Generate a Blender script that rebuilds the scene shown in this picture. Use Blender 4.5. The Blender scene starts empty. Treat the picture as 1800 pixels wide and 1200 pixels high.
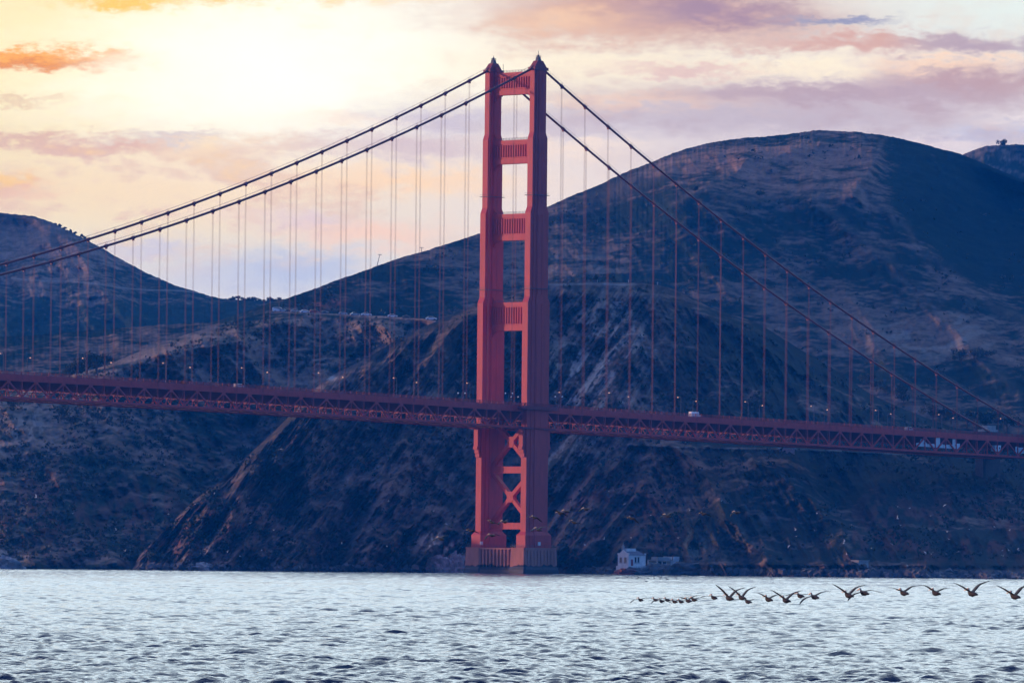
import bpy, math, random
import numpy as np
from mathutils import Vector, Matrix

random.seed(7); rng = np.random.default_rng(11)
sc = bpy.context.scene
COL = sc.collection
R = math.radians

# ------------------------------------------------------------------ camera
FPX = 11841.0                      # focal length in photo pixels (1800 wide)
CAM_H, HOR, ROLL = 8.0, 976.4, R(0.56)
CAM = np.array([0.0, 0.0, CAM_H])
_p = math.atan((HOR - 600) / FPX)
_F = np.array([0, math.cos(_p), math.sin(_p)]); _r0 = np.array([1.0, 0, 0]); _u0 = np.array([0, -math.sin(_p), math.cos(_p)])
_Rt = math.cos(ROLL) * _r0 + math.sin(ROLL) * _u0
_Up = -math.sin(ROLL) * _r0 + math.cos(ROLL) * _u0
cd = bpy.data.cameras.new("camera"); cam = bpy.data.objects.new("camera", cd); COL.objects.link(cam)
cd.sensor_width = 36; cd.lens = 36 * FPX / 1800; cd.clip_start = 1.0; cd.clip_end = 30000
M3 = Matrix((( _Rt[0], _Up[0], -_F[0]), (_Rt[1], _Up[1], -_F[1]), (_Rt[2], _Up[2], -_F[2])))
cam.matrix_world = Matrix.Translation(CAM.tolist()) @ M3.to_4x4()
sc.camera = cam

def unproj(px, py, d):
    """photo pixel -> world point at distance d along +Y"""
    px, py, d = np.broadcast_arrays(np.asarray(px, float), np.asarray(py, float), np.asarray(d, float))
    cx = (px - 900) / FPX; cy = (600 - py) / FPX
    D = _F + cx[..., None] * _Rt + cy[..., None] * _Up
    return CAM + D * (d / D[..., 1])[..., None]

# ------------------------------------------------------------------ light and sky
sc.view_settings.view_transform = 'Standard'; sc.view_settings.look = 'None'
sc.view_settings.exposure = 0.0; sc.view_settings.gamma = 1.0
sc.render.engine = 'CYCLES'
sc.cycles.max_bounces = 4; sc.cycles.volume_bounces = 0; sc.cycles.transparent_max_bounces = 8
sc.cycles.use_denoising = True; sc.cycles.use_adaptive_sampling = False; sc.cycles.sampling_pattern = 'BLUE_NOISE'; sc.cycles.sample_clamp_indirect = 6.0

SUN_AZ, SUN_EL = R(-78), R(6.0)        # azimuth measured from +Y towards +X
sd = bpy.data.lights.new("sun", 'SUN'); sun = bpy.data.objects.new("sun", sd); COL.objects.link(sun)
sd.energy = 2.9; sd.angle = R(2.0); sd.color = (1.0, 0.56, 0.40)
sv = Vector((math.sin(SUN_AZ) * math.cos(SUN_EL), math.cos(SUN_AZ) * math.cos(SUN_EL), math.sin(SUN_EL)))
sun.rotation_euler = sv.to_track_quat('Z', 'Y').to_euler()

def s2l(c):
    return [((v / 255) / 12.92 if v / 255 <= .04045 else (((v / 255) + .055) / 1.055) ** 2.4) for v in c]

world = bpy.data.worlds.new("World"); sc.world = world; world.use_nodes = True
wt = world.node_tree; wt.nodes.clear()
class NG:
    """tiny node-graph writer"""
    def __init__(s, t): s.t = t
    def n(s, typ, **k):
        o = s.t.nodes.new(typ)
        for a, b in k.items(): setattr(o, a, b)
        return o
    def put(s, sock, v):
        if hasattr(v, 'is_output'): s.t.links.new(v, sock)
        else: sock.default_value = v
    def m(s, op, a, b=None, c=None, clamp=False):
        o = s.n('ShaderNodeMath', operation=op, use_clamp=clamp)
        for i, v in enumerate((a, b, c)):
            if v is not None: s.put(o.inputs[i], v)
        return o.outputs[0]
    def mix(s, f, a, b, mode='MIX'):
        o = s.n('ShaderNodeMix', data_type='RGBA', blend_type=mode)
        s.put(o.inputs[0], f)
        s.put(o.inputs[6], a if hasattr(a, 'is_output') else (*a, 1)); s.put(o.inputs[7], b if hasattr(b, 'is_output') else (*b, 1))
        return o.outputs[2]
    def noise(s, vec, scale, detail=4, rough=.55):
        o = s.n('ShaderNodeTexNoise'); s.put(o.inputs['Vector'], vec)
        o.inputs['Scale'].default_value = scale; o.inputs['Detail'].default_value = detail; o.inputs['Roughness'].default_value = rough
        return o.outputs[0]
    def xyz(s, x, y, z):
        o = s.n('ShaderNodeCombineXYZ')
        for i, v in enumerate((x, y, z)): s.put(o.inputs[i], v)
        return o.outputs[0]
    def ramp(s, v, lo, hi):
        o = s.n('ShaderNodeMapRange', interpolation_type='SMOOTHSTEP')
        s.put(o.inputs[0], v); o.inputs[1].default_value = lo; o.inputs[2].default_value = hi
        return o.outputs[0]

g = NG(wt)
dirv = g.n('ShaderNodeTexCoord').outputs['Generated']
sp = g.n('ShaderNodeSeparateXYZ'); g.put(sp.inputs[0], dirv); dx, dy, dz = sp.outputs
BG = 0.1
sky = g.n('ShaderNodeTexSky', sky_type='NISHITA'); sky.sun_disc = False
sky.sun_elevation = SUN_EL; sky.sun_rotation = SUN_AZ; sky.air_density = 1.2; sky.dust_density = 1.5; sky.ozone_density = 3.0
NISH = 3.2
col = g.mix(1.0, sky.outputs[0], (NISH * .46, NISH * .70, NISH * 1.45), 'MULTIPLY')
# angles in degrees: azimuth from +Y, elevation
az = g.m('MULTIPLY', g.m('ARCTAN2', dx, dy), 180 / math.pi)
el = g.m('MULTIPLY', g.m('ARCSINE', dz), 180 / math.pi)
def blob(c, A, E, ca, ce, ra, re, k, color, pw=1.0):
    a = g.m('DIVIDE', g.m('SUBTRACT', A, ca), ra); e = g.m('DIVIDE', g.m('SUBTRACT', E, ce), re)
    q = g.m('ADD', g.m('MULTIPLY', a, a), g.m('MULTIPLY', e, e))
    if pw != 1.0: q = g.m('POWER', q, pw)
    w = g.m('MULTIPLY', g.m('EXPONENT', g.m('MULTIPLY', q, -1.0)), k, clamp=True)
    return g.mix(w, c, [v / BG for v in color])
# bright high haze over the whole north-west, then the band that the sunset lights
col = blob(col, az, el, -84, 11, 44, 17, .9, (1.45, .88, .78), 1.3)
col = blob(col, az, el, 0, 18, 56, 27, .95, (2.75, 3.3, 3.55), 1.5)
col = blob(col, az, el, -6, 2, 48, 8.5, .95, (.96, .86, .68), 1.6)
# photo-sized cloud field: U,V are the direction's slope in units where the frame is 1800 wide
K = 180 / math.pi / FPX
def UV(u, v): return ((u - 900) * K, (HOR - v) * K)
vec = g.xyz(g.m('MULTIPLY', az, .55), g.m('MULTIPLY', el, 1.6), 0.0)
n1 = g.noise(vec, 1.1, 5, .55); 
vec2 = g.xyz(g.m('MULTIPLY', az, .9), g.m('MULTIPLY', el, 2.2), 7.3)
n2 = g.noise(vec2, 2.4, 6, .62)
vec3 = g.xyz(g.m('MULTIPLY', az, 1.0), g.m('MULTIPLY', el, 2.6), 3.1)
n3 = g.noise(vec3, 5.0, 6, .65)
wx = g.m('ADD', g.m('MULTIPLY', g.m('SUBTRACT', n1, .5), 1.5), g.m('MULTIPLY', g.m('SUBTRACT', n2, .5), 1.0))
wy = g.m('ADD', g.m('MULTIPLY', g.m('SUBTRACT', n2, .5), .34), g.m('MULTIPLY', g.m('SUBTRACT', n3, .5), .30))
A2 = g.m('ADD', az, wx); E2 = g.m('ADD', el, wy)
AIR_T, AIR_L = .75, (.012, .024, .060)   # the sky is seen through the haze: its share of light let through, and the haze's own light
def cl(u, v, ru, rv, k, rgb, warp=True, pw=1.0, gain=1.0):
    global col
    a, e = UV(u, v)
    col = blob(col, A2 if warp else az, E2 if warp else el, a, e, ru * K, rv * K, k, [max(.02, (x * gain - l) / AIR_T) for x, l in zip(s2l(rgb), AIR_L)], pw)
# broad tints
cl(60, 120, 440, 330, .9, (251, 230, 164), False)
cl(1800, -10, 420, 120, .9, (224, 234, 226), False)
cl(1500, 250, 620, 120, .85, (216, 204, 206), False)
cl(1000, 330, 320, 120, .7, (236, 218, 208), False)
cl(430, 500, 330, 62, .8, (200, 204, 220), False)
cl(300, 330, 440, 95, .75, (252, 219, 178), False)
cl(500, 135, 430, 150, 1.0, (255, 251, 232), True, 1.3, 1.1)
cl(1040, 120, 330, 60, .85, (255, 240, 206), True)
cl(1170, 20, 330, 52, .6, (216, 178, 164), False)
cl(1560, 165, 420, 60, .65, (204, 182, 188), False)
cl(1250, 215, 420, 36, .5, (206, 192, 198), False)
# separate clouds
cl(30, 118, 150, 17, .98, (232, 146, 78), True, 1.4)
cl(40, 107, 130, 9, .85, (255, 176, 40), True)
cl(190, 12, 120, 13, .9, (252, 200, 84), True, 1.3)
cl(420, -4, 240, 12, .8, (253, 206, 120), True)
cl(45, 255, 110, 13, .8, (220, 178, 160), True, 1.3)
cl(170, 268, 130, 16, .85, (222, 176, 160), True, 1.3)
cl(290, 252, 70, 9, .6, (196, 184, 196), True)
cl(370, 275, 90, 20, .7, (252, 218, 170), True)
cl(50, 185, 80, 7, .7, (230, 196, 160), True)
cl(10, 345, 55, 28, .85, (236, 188, 166), True, 1.3)
cl(8, 330, 36, 12, .7, (255, 208, 120), True)
cl(500, 262, 120, 16, .7, (240, 208, 180), True)
cl(620, 215, 150, 16, .5, (255, 226, 196), True)
cl(720, 262, 190, 26, .9, (214, 192, 192), True, 1.2)
cl(800, 215, 120, 22, .85, (204, 194, 206), True)
cl(690, 320, 170, 26, .85, (255, 216, 172), True)
cl(540, 392, 90, 22, .8, (222, 200, 206), True, 1.2)
cl(400, 380, 130, 14, .55, (240, 214, 196), True)
cl(640, 420, 150, 24, .8, (248, 206, 182), True)
cl(500, 478, 120, 34, .9, (186, 194, 216), True, 1.3)
cl(250, 445, 80, 18, .85, (206, 200, 212), True)
cl(1130, 22, 300, 50, .95, (202, 158, 144), True, 1.5)
cl(1240, 18, 150, 32, .9, (158, 134, 156), True, 1.4)
cl(1010, 36, 150, 26, .7, (246, 206, 168), True)
cl(1440, 36, 95, 10, .95, (150, 152, 178), True, 1.5)
cl(1470, 72, 210, 18, .9, (212, 164, 150), True, 1.4)
cl(1720, 74, 150, 20, .9, (178, 156, 168), True, 1.4)
cl(1660, 108, 200, 16, .85, (252, 214, 180), True)
cl(1370, 118, 150, 22, .8, (255, 240, 208), True)
cl(1190, 122, 130, 11, .85, (226, 192, 182), True, 1.3)
cl(1720, 138, 220, 24, .95, (188, 154, 156), True, 1.4)
cl(1130, 178, 170, 17, .85, (250, 212, 178), True)
cl(1440, 166, 330, 22, .92, (184, 160, 168), True, 1.4)
cl(1330, 205, 420, 26, .8, (192, 178, 186), True, 1.3)
cl(1030, 225, 120, 22, .7, (212, 200, 204), True)
cl(1000, 265, 110, 18, .7, (250, 226, 204), True)
cl(1780, 205, 70, 12, .7, (236, 224, 220), True)
cl(1760, 232, 120, 12, .7, (188, 192, 216), True)
cl(1630, 252, 130, 14, .6, (232, 216, 216), True)
# soft small-scale unevenness in the cloud sheet
def sheet(u, v, ru, rv, k, rgb, lo, hi):
    global col
    a, e = UV(u, v); A_ = g.m('DIVIDE', g.m('SUBTRACT', az, a), ru * K); E_ = g.m('DIVIDE', g.m('SUBTRACT', el, e), rv * K)
    w = g.m('EXPONENT', g.m('MULTIPLY', g.m('ADD', g.m('MULTIPLY', A_, A_), g.m('MULTIPLY', E_, E_)), -1.0))
    nn = g.m('ADD', g.m('MULTIPLY', n2, .6), g.m('MULTIPLY', n1, .4))
    col = g.mix(g.m('MULTIPLY', g.m('MULTIPLY', w, g.ramp(nn, lo, hi)), k, clamp=True), col, [max(.02, (x - l) / AIR_T) / BG for x, l in zip(s2l(rgb), AIR_L)])
sheet(330, 360, 520, 95, .85, (226, 190, 172), .47, .60)
sheet(260, 300, 420, 60, .6, (255, 214, 150), .55, .66)
sheet(1480, 190, 560, 75, .8, (190, 168, 174), .46, .62)
sheet(1250, 60, 520, 60, .6, (226, 184, 160), .50, .64)
bg = g.n('ShaderNodeBackground'); g.put(bg.inputs[0], col); bg.inputs[1].default_value = BG
wo = g.n('ShaderNodeOutputWorld'); g.put(wo.inputs[0], bg.outputs[0])
world.cycles.sampling_method = 'MANUAL'; world.cycles.sample_map_resolution = 2048

# ------------------------------------------------------------------ materials
def mat(name, color, rough=.7, metal=0., noise_scale=None, noise_amt=.25, bump=0., emit=None, estr=0., attr=None, spec=.3, streak=None):
    m = bpy.data.materials.new(name); m.use_nodes = True
    t = m.node_tree; t.nodes.clear(); q = NG(t)
    b = q.n('ShaderNodeBsdfPrincipled'); o = q.n('ShaderNodeOutputMaterial'); q.put(o.inputs[0], b.outputs[0])
    b.inputs['Roughness'].default_value = rough; b.inputs['Metallic'].default_value = metal
    b.inputs['Specular IOR Level'].default_value = spec
    c = None
    if attr:
        a = q.n('ShaderNodeAttribute', attribute_name=attr); c = a.outputs[0]
    else: c = q.mix(0.0, color, color)
    if noise_scale:
        pos = q.n('ShaderNodeTexCoord').outputs['Object']
        if streak:
            mp = q.n('ShaderNodeMapping'); q.put(mp.inputs[0], pos); mp.inputs['Scale'].default_value = streak; pos = mp.outputs[0]
        n = q.noise(pos, noise_scale, 5, .65)
        k = q.m('ADD', q.m('MULTIPLY', q.m('SUBTRACT', n, .5), noise_amt * 4), 1.0)
        c = q.mix(1.0, c, q.xyz(k, k, k), 'MULTIPLY')
        if bump:
            bp = q.n('ShaderNodeBump'); q.put(bp.inputs['Height'], n); bp.inputs['Distance'].default_value = bump; bp.inputs['Strength'].default_value = 1.0
            q.put(b.inputs['Normal'], bp.outputs[0])
    q.put(b.inputs['Base Color'], c)
    if emit:
        b.inputs['Emission Color'].default_value = (*emit, 1); b.inputs['Emission Strength'].default_value = estr
    return m
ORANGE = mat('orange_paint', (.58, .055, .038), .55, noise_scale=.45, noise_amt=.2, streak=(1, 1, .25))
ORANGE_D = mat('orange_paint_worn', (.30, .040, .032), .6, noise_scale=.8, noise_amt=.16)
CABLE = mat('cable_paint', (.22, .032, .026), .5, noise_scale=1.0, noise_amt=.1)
CONC = mat('pier_concrete', (.50, .19, .12), .85, noise_scale=.25, noise_amt=.28, streak=(1, 1, .35))
CONC_D = mat('wet_and_darkened_concrete', (.055, .048, .046), .6, noise_scale=.4, noise_amt=.3)
# tide stains and runs on the pier: dark below an uneven line, by height above the water
_t = CONC.node_tree; _q = NG(_t); _b = [n for n in _t.nodes if n.type == 'BSDF_PRINCIPLED'][0]; _src = _b.inputs['Base Color'].links[0].from_socket
_pos = _q.n('ShaderNodeTexCoord').outputs['Object']; _sp = _q.n('ShaderNodeSeparateXYZ'); _q.put(_sp.inputs[0], _pos)
_mp = _q.n('ShaderNodeMapping'); _q.put(_mp.inputs[0], _pos); _mp.inputs['Scale'].default_value = (1, 1, .25)
_hh = _q.m('ADD', _sp.outputs[2], _q.m('MULTIPLY', _q.m('SUBTRACT', _q.noise(_mp.outputs[0], .22, 4, .6), .5), 5.0))
_q.put(_b.inputs['Base Color'], _q.mix(_q.m('SUBTRACT', 1.0, _q.ramp(_hh, 3.5, 4.1)), _src, (.035, .032, .034)))
GREYC = mat('grey_concrete', (.34, .33, .31), .85, noise_scale=.5, noise_amt=.25)
ASPH = mat('asphalt', (.05, .05, .05), .85, noise_scale=.6, noise_amt=.15)
STEEL = mat('dark_steel', (.10, .09, .09), .5)
WHITE = mat('weathered_white_plaster', (.78, .74, .69), .8, noise_scale=.5, noise_amt=.2)
WHITE2 = mat('white_sheeting', (.82, .82, .80), .6, noise_scale=.4, noise_amt=.08)
ROOF = mat('grey_slate_roof', (.17, .17, .19), .8, noise_scale=.8, noise_amt=.2)
GLASS = mat('dark_glass', (.02, .025, .03), .15, spec=.6)
LAMPGLOW = mat('sodium_lamp', (.8, .5, .3), .4, emit=(1.0, .42, .16), estr=.6)
LAMPW = mat('cool_lamp', (.8, .85, .9), .4, emit=(.75, .9, 1.0), estr=.15)
PALEROCK = mat('pale_rock', (.34, .32, .295), .9, noise_scale=.5, noise_amt=.6, bump=.5)
REDROCK = mat('red_rock', (.26, .085, .06), .9, noise_scale=.5, noise_amt=.3, bump=.4)
GREYROCK = mat('grey_rock', (.13, .12, .11), .9, noise_scale=.7, noise_amt=.35, bump=.4)
BARK = mat('bark', (.06, .045, .035), .9)
LEAF = mat('leaves_dark', (.030, .045, .024), .8, noise_scale=.3, noise_amt=.25)

# ------------------------------------------------------------------ helpers
def tag(o, label=None, cat=None, group=None, kind=None):
    if label: o['label'] = label
    if cat: o['category'] = cat
    if group: o['group'] = group
    if kind: o['kind'] = kind
    return o
def empty(name, loc=(0, 0, 0), rz=0.0, parent=None):
    o = bpy.data.objects.new(name, None); COL.objects.link(o); o.location = loc; o.rotation_euler = (0, 0, rz); o.parent = parent
    o.empty_display_size = 1
    return o
def copy_tree(o, parent=None):
    c = o.copy(); COL.objects.link(c); c.parent = parent
    for ch in list(o.children): copy_tree(ch, c)
    return c
class MB:
    def __init__(s): s.v = []; s.f = []; s.mi = []; s.cur = 0
    def add(s, vs, fs):
        b = len(s.v); s.v += [tuple(v) for v in vs]; s.f += [tuple(b + i for i in f) for f in fs]; s.mi += [s.cur] * len(fs); return s
    def box(s, x0, x1, y0, y1, z0, z1):
        return s.add([(x0,y0,z0),(x1,y0,z0),(x1,y1,z0),(x0,y1,z0),(x0,y0,z1),(x1,y0,z1),(x1,y1,z1),(x0,y1,z1)],
                     [(3,2,1,0),(4,5,6,7),(0,1,5,4),(1,2,6,5),(2,3,7,6),(3,0,4,7)])
    def bar(s, a, b, w, h, up=(0, 0, 1)):
        """rectangular bar from a to b, w across, h along 'up'"""
        a = Vector(a); b = Vector(b); d = (b - a).normalized(); u = Vector(up)
        sd_ = d.cross(u)
        if sd_.length < 1e-4: sd_ = d.cross(Vector((1, 0, 0)))
        sd_.normalize(); u = sd_.cross(d).normalized(); sd_ *= w / 2; u *= h / 2
        vs = [p + i * sd_ + j * u for p in (a, b) for i, j in ((-1,-1),(1,-1),(1,1),(-1,1))]
        return s.add(vs, [(3,2,1,0),(4,5,6,7),(0,1,5,4),(1,2,6,5),(2,3,7,6),(3,0,4,7)])
    def tube(s, pts, r, n=6, cap=True):
        pts = [Vector(p) for p in pts]; rs = r if hasattr(r, '__len__') else [r] * len(pts); b = len(s.v); vs = []; fs = []
        for i, p in enumerate(pts):
            d = (pts[min(i + 1, len(pts) - 1)] - pts[max(i - 1, 0)]).normalized()
            u = Vector((0, 0, 1)) if abs(d.z) < .95 else Vector((1, 0, 0))
            x = d.cross(u).normalized(); y = x.cross(d)
            for k in range(n):
                a = 2 * math.pi * k / n; vs.append(p + (x * math.cos(a) + y * math.sin(a)) * rs[i])
        for i in range(len(pts) - 1):
            for k in range(n):
                k2 = (k + 1) % n; fs.append((i*n+k, i*n+k2, (i+1)*n+k2, (i+1)*n+k))
        if cap: fs += [tuple(range(n - 1, -1, -1)), tuple(range((len(pts)-1)*n, len(pts)*n))]
        return s.add(vs, fs)
    def prism(s, outline, z0, z1, outline2=None):
        n = len(outline); o2 = outline2 or outline
        vs = [(x, y, z0) for x, y in outline] + [(x, y, z1) for x, y in o2]
        return s.add(vs, [tuple(range(n - 1, -1, -1)), tuple(range(n, 2 * n))] + [(i, (i+1) % n, n + (i+1) % n, n + i) for i in range(n)])
    def build(s, name, m=None, parent=None, smooth=False):
        me = bpy.data.meshes.new(name); me.from_pydata(s.v, [], s.f)
        for x in (m if isinstance(m, (list, tuple)) else [m]):
            if x: me.materials.append(x)
        if any(s.mi): me.polygons.foreach_set('material_index', s.mi)
        if smooth: me.polygons.foreach_set('use_smooth', [True] * len(me.polygons))
        me.update(); o = bpy.data.objects.new(name, me); COL.objects.link(o); o.parent = parent
        return o
def grid_mesh(name, P, m, color=None, flip=False, parent=None):
    """P: (rows, cols, 3) array -> smooth quad sheet"""
    r, c, _ = P.shape
    me = bpy.data.meshes.new(name)
    i = np.arange(r * c, dtype=np.int32).reshape(r, c)
    q = np.stack([i[:-1, :-1], i[:-1, 1:], i[1:, 1:], i[1:, :-1]], -1).reshape(-1, 4)
    if flip: q = q[:, ::-1]
    n = len(q)
    me.vertices.add(r * c); me.vertices.foreach_set('co', P.astype(np.float32).ravel())
    me.loops.add(n * 4); me.loops.foreach_set('vertex_index', np.ascontiguousarray(q).ravel())
    me.polygons.add(n); me.polygons.foreach_set('loop_start', np.arange(0, n * 4, 4, dtype=np.int32))
    me.polygons.foreach_set('use_smooth', np.ones(n, bool))
    if color is not None:
        a = me.attributes.new('base', 'FLOAT_COLOR', 'POINT')
        a.data.foreach_set('color', np.concatenate([color.reshape(-1, 3), np.ones((r * c, 1))], 1).astype(np.float32).ravel())
    me.update(calc_edges=True); me.validate()
    me.materials.append(m); o = bpy.data.objects.new(name, me); COL.objects.link(o); o.parent = parent
    return o

# numpy noise
def _h(ix, iy, seed):
    h = (ix.astype(np.int64) * 374761393 + iy.astype(np.int64) * 668265263 + seed * 1442695041) & 0xffffffff
    h = ((h ^ (h >> 13)) * 1274126177) & 0xffffffff
    return ((h ^ (h >> 16)) & 0xffff) / 65535.0
def vnoise(x, y, seed=0):
    ix = np.floor(x); iy = np.floor(y); fx = x - ix; fy = y - iy
    fx = fx * fx * fx * (fx * (fx * 6 - 15) + 10); fy = fy * fy * fy * (fy * (fy * 6 - 15) + 10)
    a = _h(ix, iy, seed); b = _h(ix + 1, iy, seed); c = _h(ix, iy + 1, seed); d = _h(ix + 1, iy + 1, seed)
    return (a + (b - a) * fx + (c - a) * fy + (a - b - c + d) * fx * fy) * 2 - 1
def fbm(x, y, oct=4, seed=0, gain=.5, ridged=False):
    s = 0; a = 1; t = 0
    for k in range(oct):
        n = vnoise(x * 2 ** k + 17.3 * k, y * 2 ** k - 9.1 * k, seed + k * 31)
        if ridged: n = 1 - 2 * np.abs(n)
        s = s + a * n; t += a; a *= gain
    return s / t
def sstep(x, a, b):
    t = np.clip((x - a) / (b - a), 0, 1); return t * t * (3 - 2 * t)
def pl(pts):
    a = np.array(pts, float)
    return lambda x: np.interp(x, a[:, 0], a[:, 1])
def seg_dist(x, y, pts):
    """distance (photo px) from x,y to a polyline, and which side"""
    best = np.full(np.shape(x), 1e9)
    for (x0, y0), (x1, y1) in zip(pts[:-1], pts[1:]):
        dx_, dy_ = x1 - x0, y1 - y0
        t = np.clip(((x - x0) * dx_ + (y - y0) * dy_) / (dx_ * dx_ + dy_ * dy_), 0, 1)
        best = np.minimum(best, np.hypot(x - x0 - t * dx_, y - y0 - t * dy_))
    return best
# ------------------------------------------------------------------ hills
HILLM = mat('hillside', (1, 1, 1), .95, attr='base', noise_scale=.33, noise_amt=.17, bump=.9, spec=0.0)
GRASS = np.array([.235, .168, .128]); SCRUB = np.array([.026, .045, .036]); SOIL = np.array([.25, .098, .068]); ROCK = np.array([.40, .33, .285]); PALE = np.array([.44, .40, .35])
XS = np.concatenate([np.arange(-1500, -80, 40), np.arange(-80, 1880, 1.7), np.arange(1880, 3400, 40)])
def gauss(x, y, cx, cy, rx, ry, ang=0):
    a = R(ang); u = (x - cx) * math.cos(a) + (y - cy) * math.sin(a); w = -(x - cx) * math.sin(a) + (y - cy) * math.cos(a)
    return np.exp(-(u / rx) ** 2 - (w / ry) ** 2)
class Hill:
    def __init__(s, bot, dbot, sil, dsil, relief, rough=1.0, power=1.0, silh=1.2, seed=0):
        s.yb, s.db, s.ys0, s.ds = pl(bot), pl(dbot), pl(sil), pl(dsil); s.relief = relief; s.power = power; s.silh = silh; s.seed = seed
    def ys(s, x):
        x = np.asarray(x, float)
        k = 14; y = sum(s.ys0(x + o) for o in (-k, -k/2, 0, k/2, k)) / 5
        n = fbm(x / 42, x * 0 + s.seed, 3, s.seed + 5) * 2.0 + (np.abs(fbm(x / 7, x * 0 + 3 + s.seed, 3, s.seed + 9)) - .2) * -2.2
        return y + n * s.silh
    def depth(s, x, y):
        x = np.asarray(x, float); y = np.asarray(y, float); ys = s.ys(x); yb = s.yb(x)
        v = np.clip((yb - y) / np.maximum(yb - ys, 1), 0, 1)
        d = s.db(x) + (s.ds(x) - s.db(x)) * v ** s.power
        return d - s.relief(x, y, v) * sstep(v, 0, .06) * sstep(1 - v, 0, .05)
    def point(s, x, y): return unproj(x, y, s.depth(x, y))
    def build(s, name, rows, colorf, label):
        x = XS; ys = s.ys(x); yb = s.yb(x)
        v = np.linspace(0, 1, rows)
        X = np.broadcast_to(x, (rows, len(x))); Y = yb + (ys - yb) * v[:, None]
        D = s.depth(X, Y); P = unproj(X, Y, D)
        top = P[-1]; back = []
        n = fbm(top[:, 0] / 60, top[:, 1] / 60, 3, s.seed)
        for dd, dz_ in ((14, .995), (45, .95), (120, .8), (300, .45), (600, -.02)):
            b = top.copy(); b[:, 1] += dd; b[:, 0] *= (b[:, 1] / top[:, 1]); b[:, 2] = top[:, 2] * dz_ + n * dd * .03; back.append(b)
        c = colorf(X, Y, D, P)
        P = np.concatenate([P, np.array(back)], 0); c = np.concatenate([c, np.repeat(c[-1:], 5, 0)], 0)
        o = grid_mesh(name, P, HILLM, np.clip(c, 0.005, .8))
        tag(o, label, 'hill', kind='structure'); return o
def mixc(c, col_, w): return c * (1 - w[..., None]) + np.asarray(col_) * w[..., None]
def texture_mix(X, Y, D, P, grass_bias, seed, sc_=1.0):
    """chaparral and dry grass, spread over the ground in world metres"""
    a = P[..., 0]; b = P[..., 2] * 1.6 + P[..., 1] * .35
    big = fbm(a / (90 * sc_), b / (70 * sc_), 4, seed); mid = fbm(a / 22, b / 17, 4, seed + 3); small = fbm(a / 5.5, b / 4.2, 3, seed + 7)
    w = sstep(big * .9 + mid * .7 + small * .75 + grass_bias, -.42, .60)
    c = SCRUB * (1 - w[..., None]) + GRASS * w[..., None]
    c = c * (1 + .35 * fbm(a / 9, b / 7, 3, seed + 11))[..., None]
    dots = sstep(fbm(a / 3.0, b / 2.4, 2, seed + 15), .22, .5)
    return mixc(c, SCRUB * .75, dots * .4), w
def ridged_relief(X, Y, ang, s1, s2, seed):
    a = R(ang); u = X * math.cos(a) + Y * math.sin(a); w = -X * math.sin(a) + Y * math.cos(a)
    return fbm(u / s2, w / s1, 5, seed, .55, True)

# far left hill -------------------------------------------------------
def relA(x, y, v):
    u = ridged_relief(x, y, 62, 170, 420, 21)
    return 90 * u + 45 * fbm(x / 90, y / 60, 4, 22) + 10 * fbm(x / 16, y / 11, 3, 23)
HA = Hill([(-1500, 800), (3000, 800)], [(-1500, 4300), (500, 4100), (3000, 4100)],
          [(-1500, 320), (-600, 300), (-200, 360), (0, 374), (40, 378), (75, 385), (100, 396), (150, 420), (200, 448), (250, 476), (300, 499), (350, 514), (400, 526), (440, 528), (500, 530), (600, 545), (1500, 640), (3000, 650)],
          [(-1500, 5600), (0, 5500), (500, 5000), (3000, 5000)], relA, silh=1.0, seed=3)
def colA(X, Y, D, P):
    c, w = texture_mix(X, Y, D, P, -.30 - .002 * np.clip(Y - 470, 0, 200) + .55 * gauss(X, Y, 90, 440, 120, 50), 41, 1.3)
    c = mixc(c, GRASS * .9, .55 * gauss(X, Y, 60, 410, 130, 28) )
    road = np.exp(-((Y - (488 + (X - 25) * .085 + 2 * np.sin(X / 30))) / 1.2) ** 2) * (X > 20) * (X < 420)
    return mixc(c, PALE * .7, road * .65)
# far right knoll ------------------------------------------------------
HC = Hill([(-1500, 800), (3000, 700)], [(-1500, 4700), (3000, 4700)],
          [(-1500, 760), (1300, 700), (1560, 480), (1640, 300), (1690, 273), (1712, 262), (1728, 256.5), (1745, 255), (1760, 257), (1780, 255), (1800, 255), (1900, 262), (2300, 330), (3000, 420)],
          [(-1500, 5600), (3000, 5600)], lambda x, y, v: 60 * ridged_relief(x, y, 65, 90, 260, 31) + 20 * fbm(x / 40, y / 30, 4, 32), silh=.8, seed=8)
def colC(X, Y, D, P):
    c, w = texture_mix(X, Y, D, P, -.15 + .5 * gauss(X, Y, 1740, 262, 60, 10), 61); return c
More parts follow.
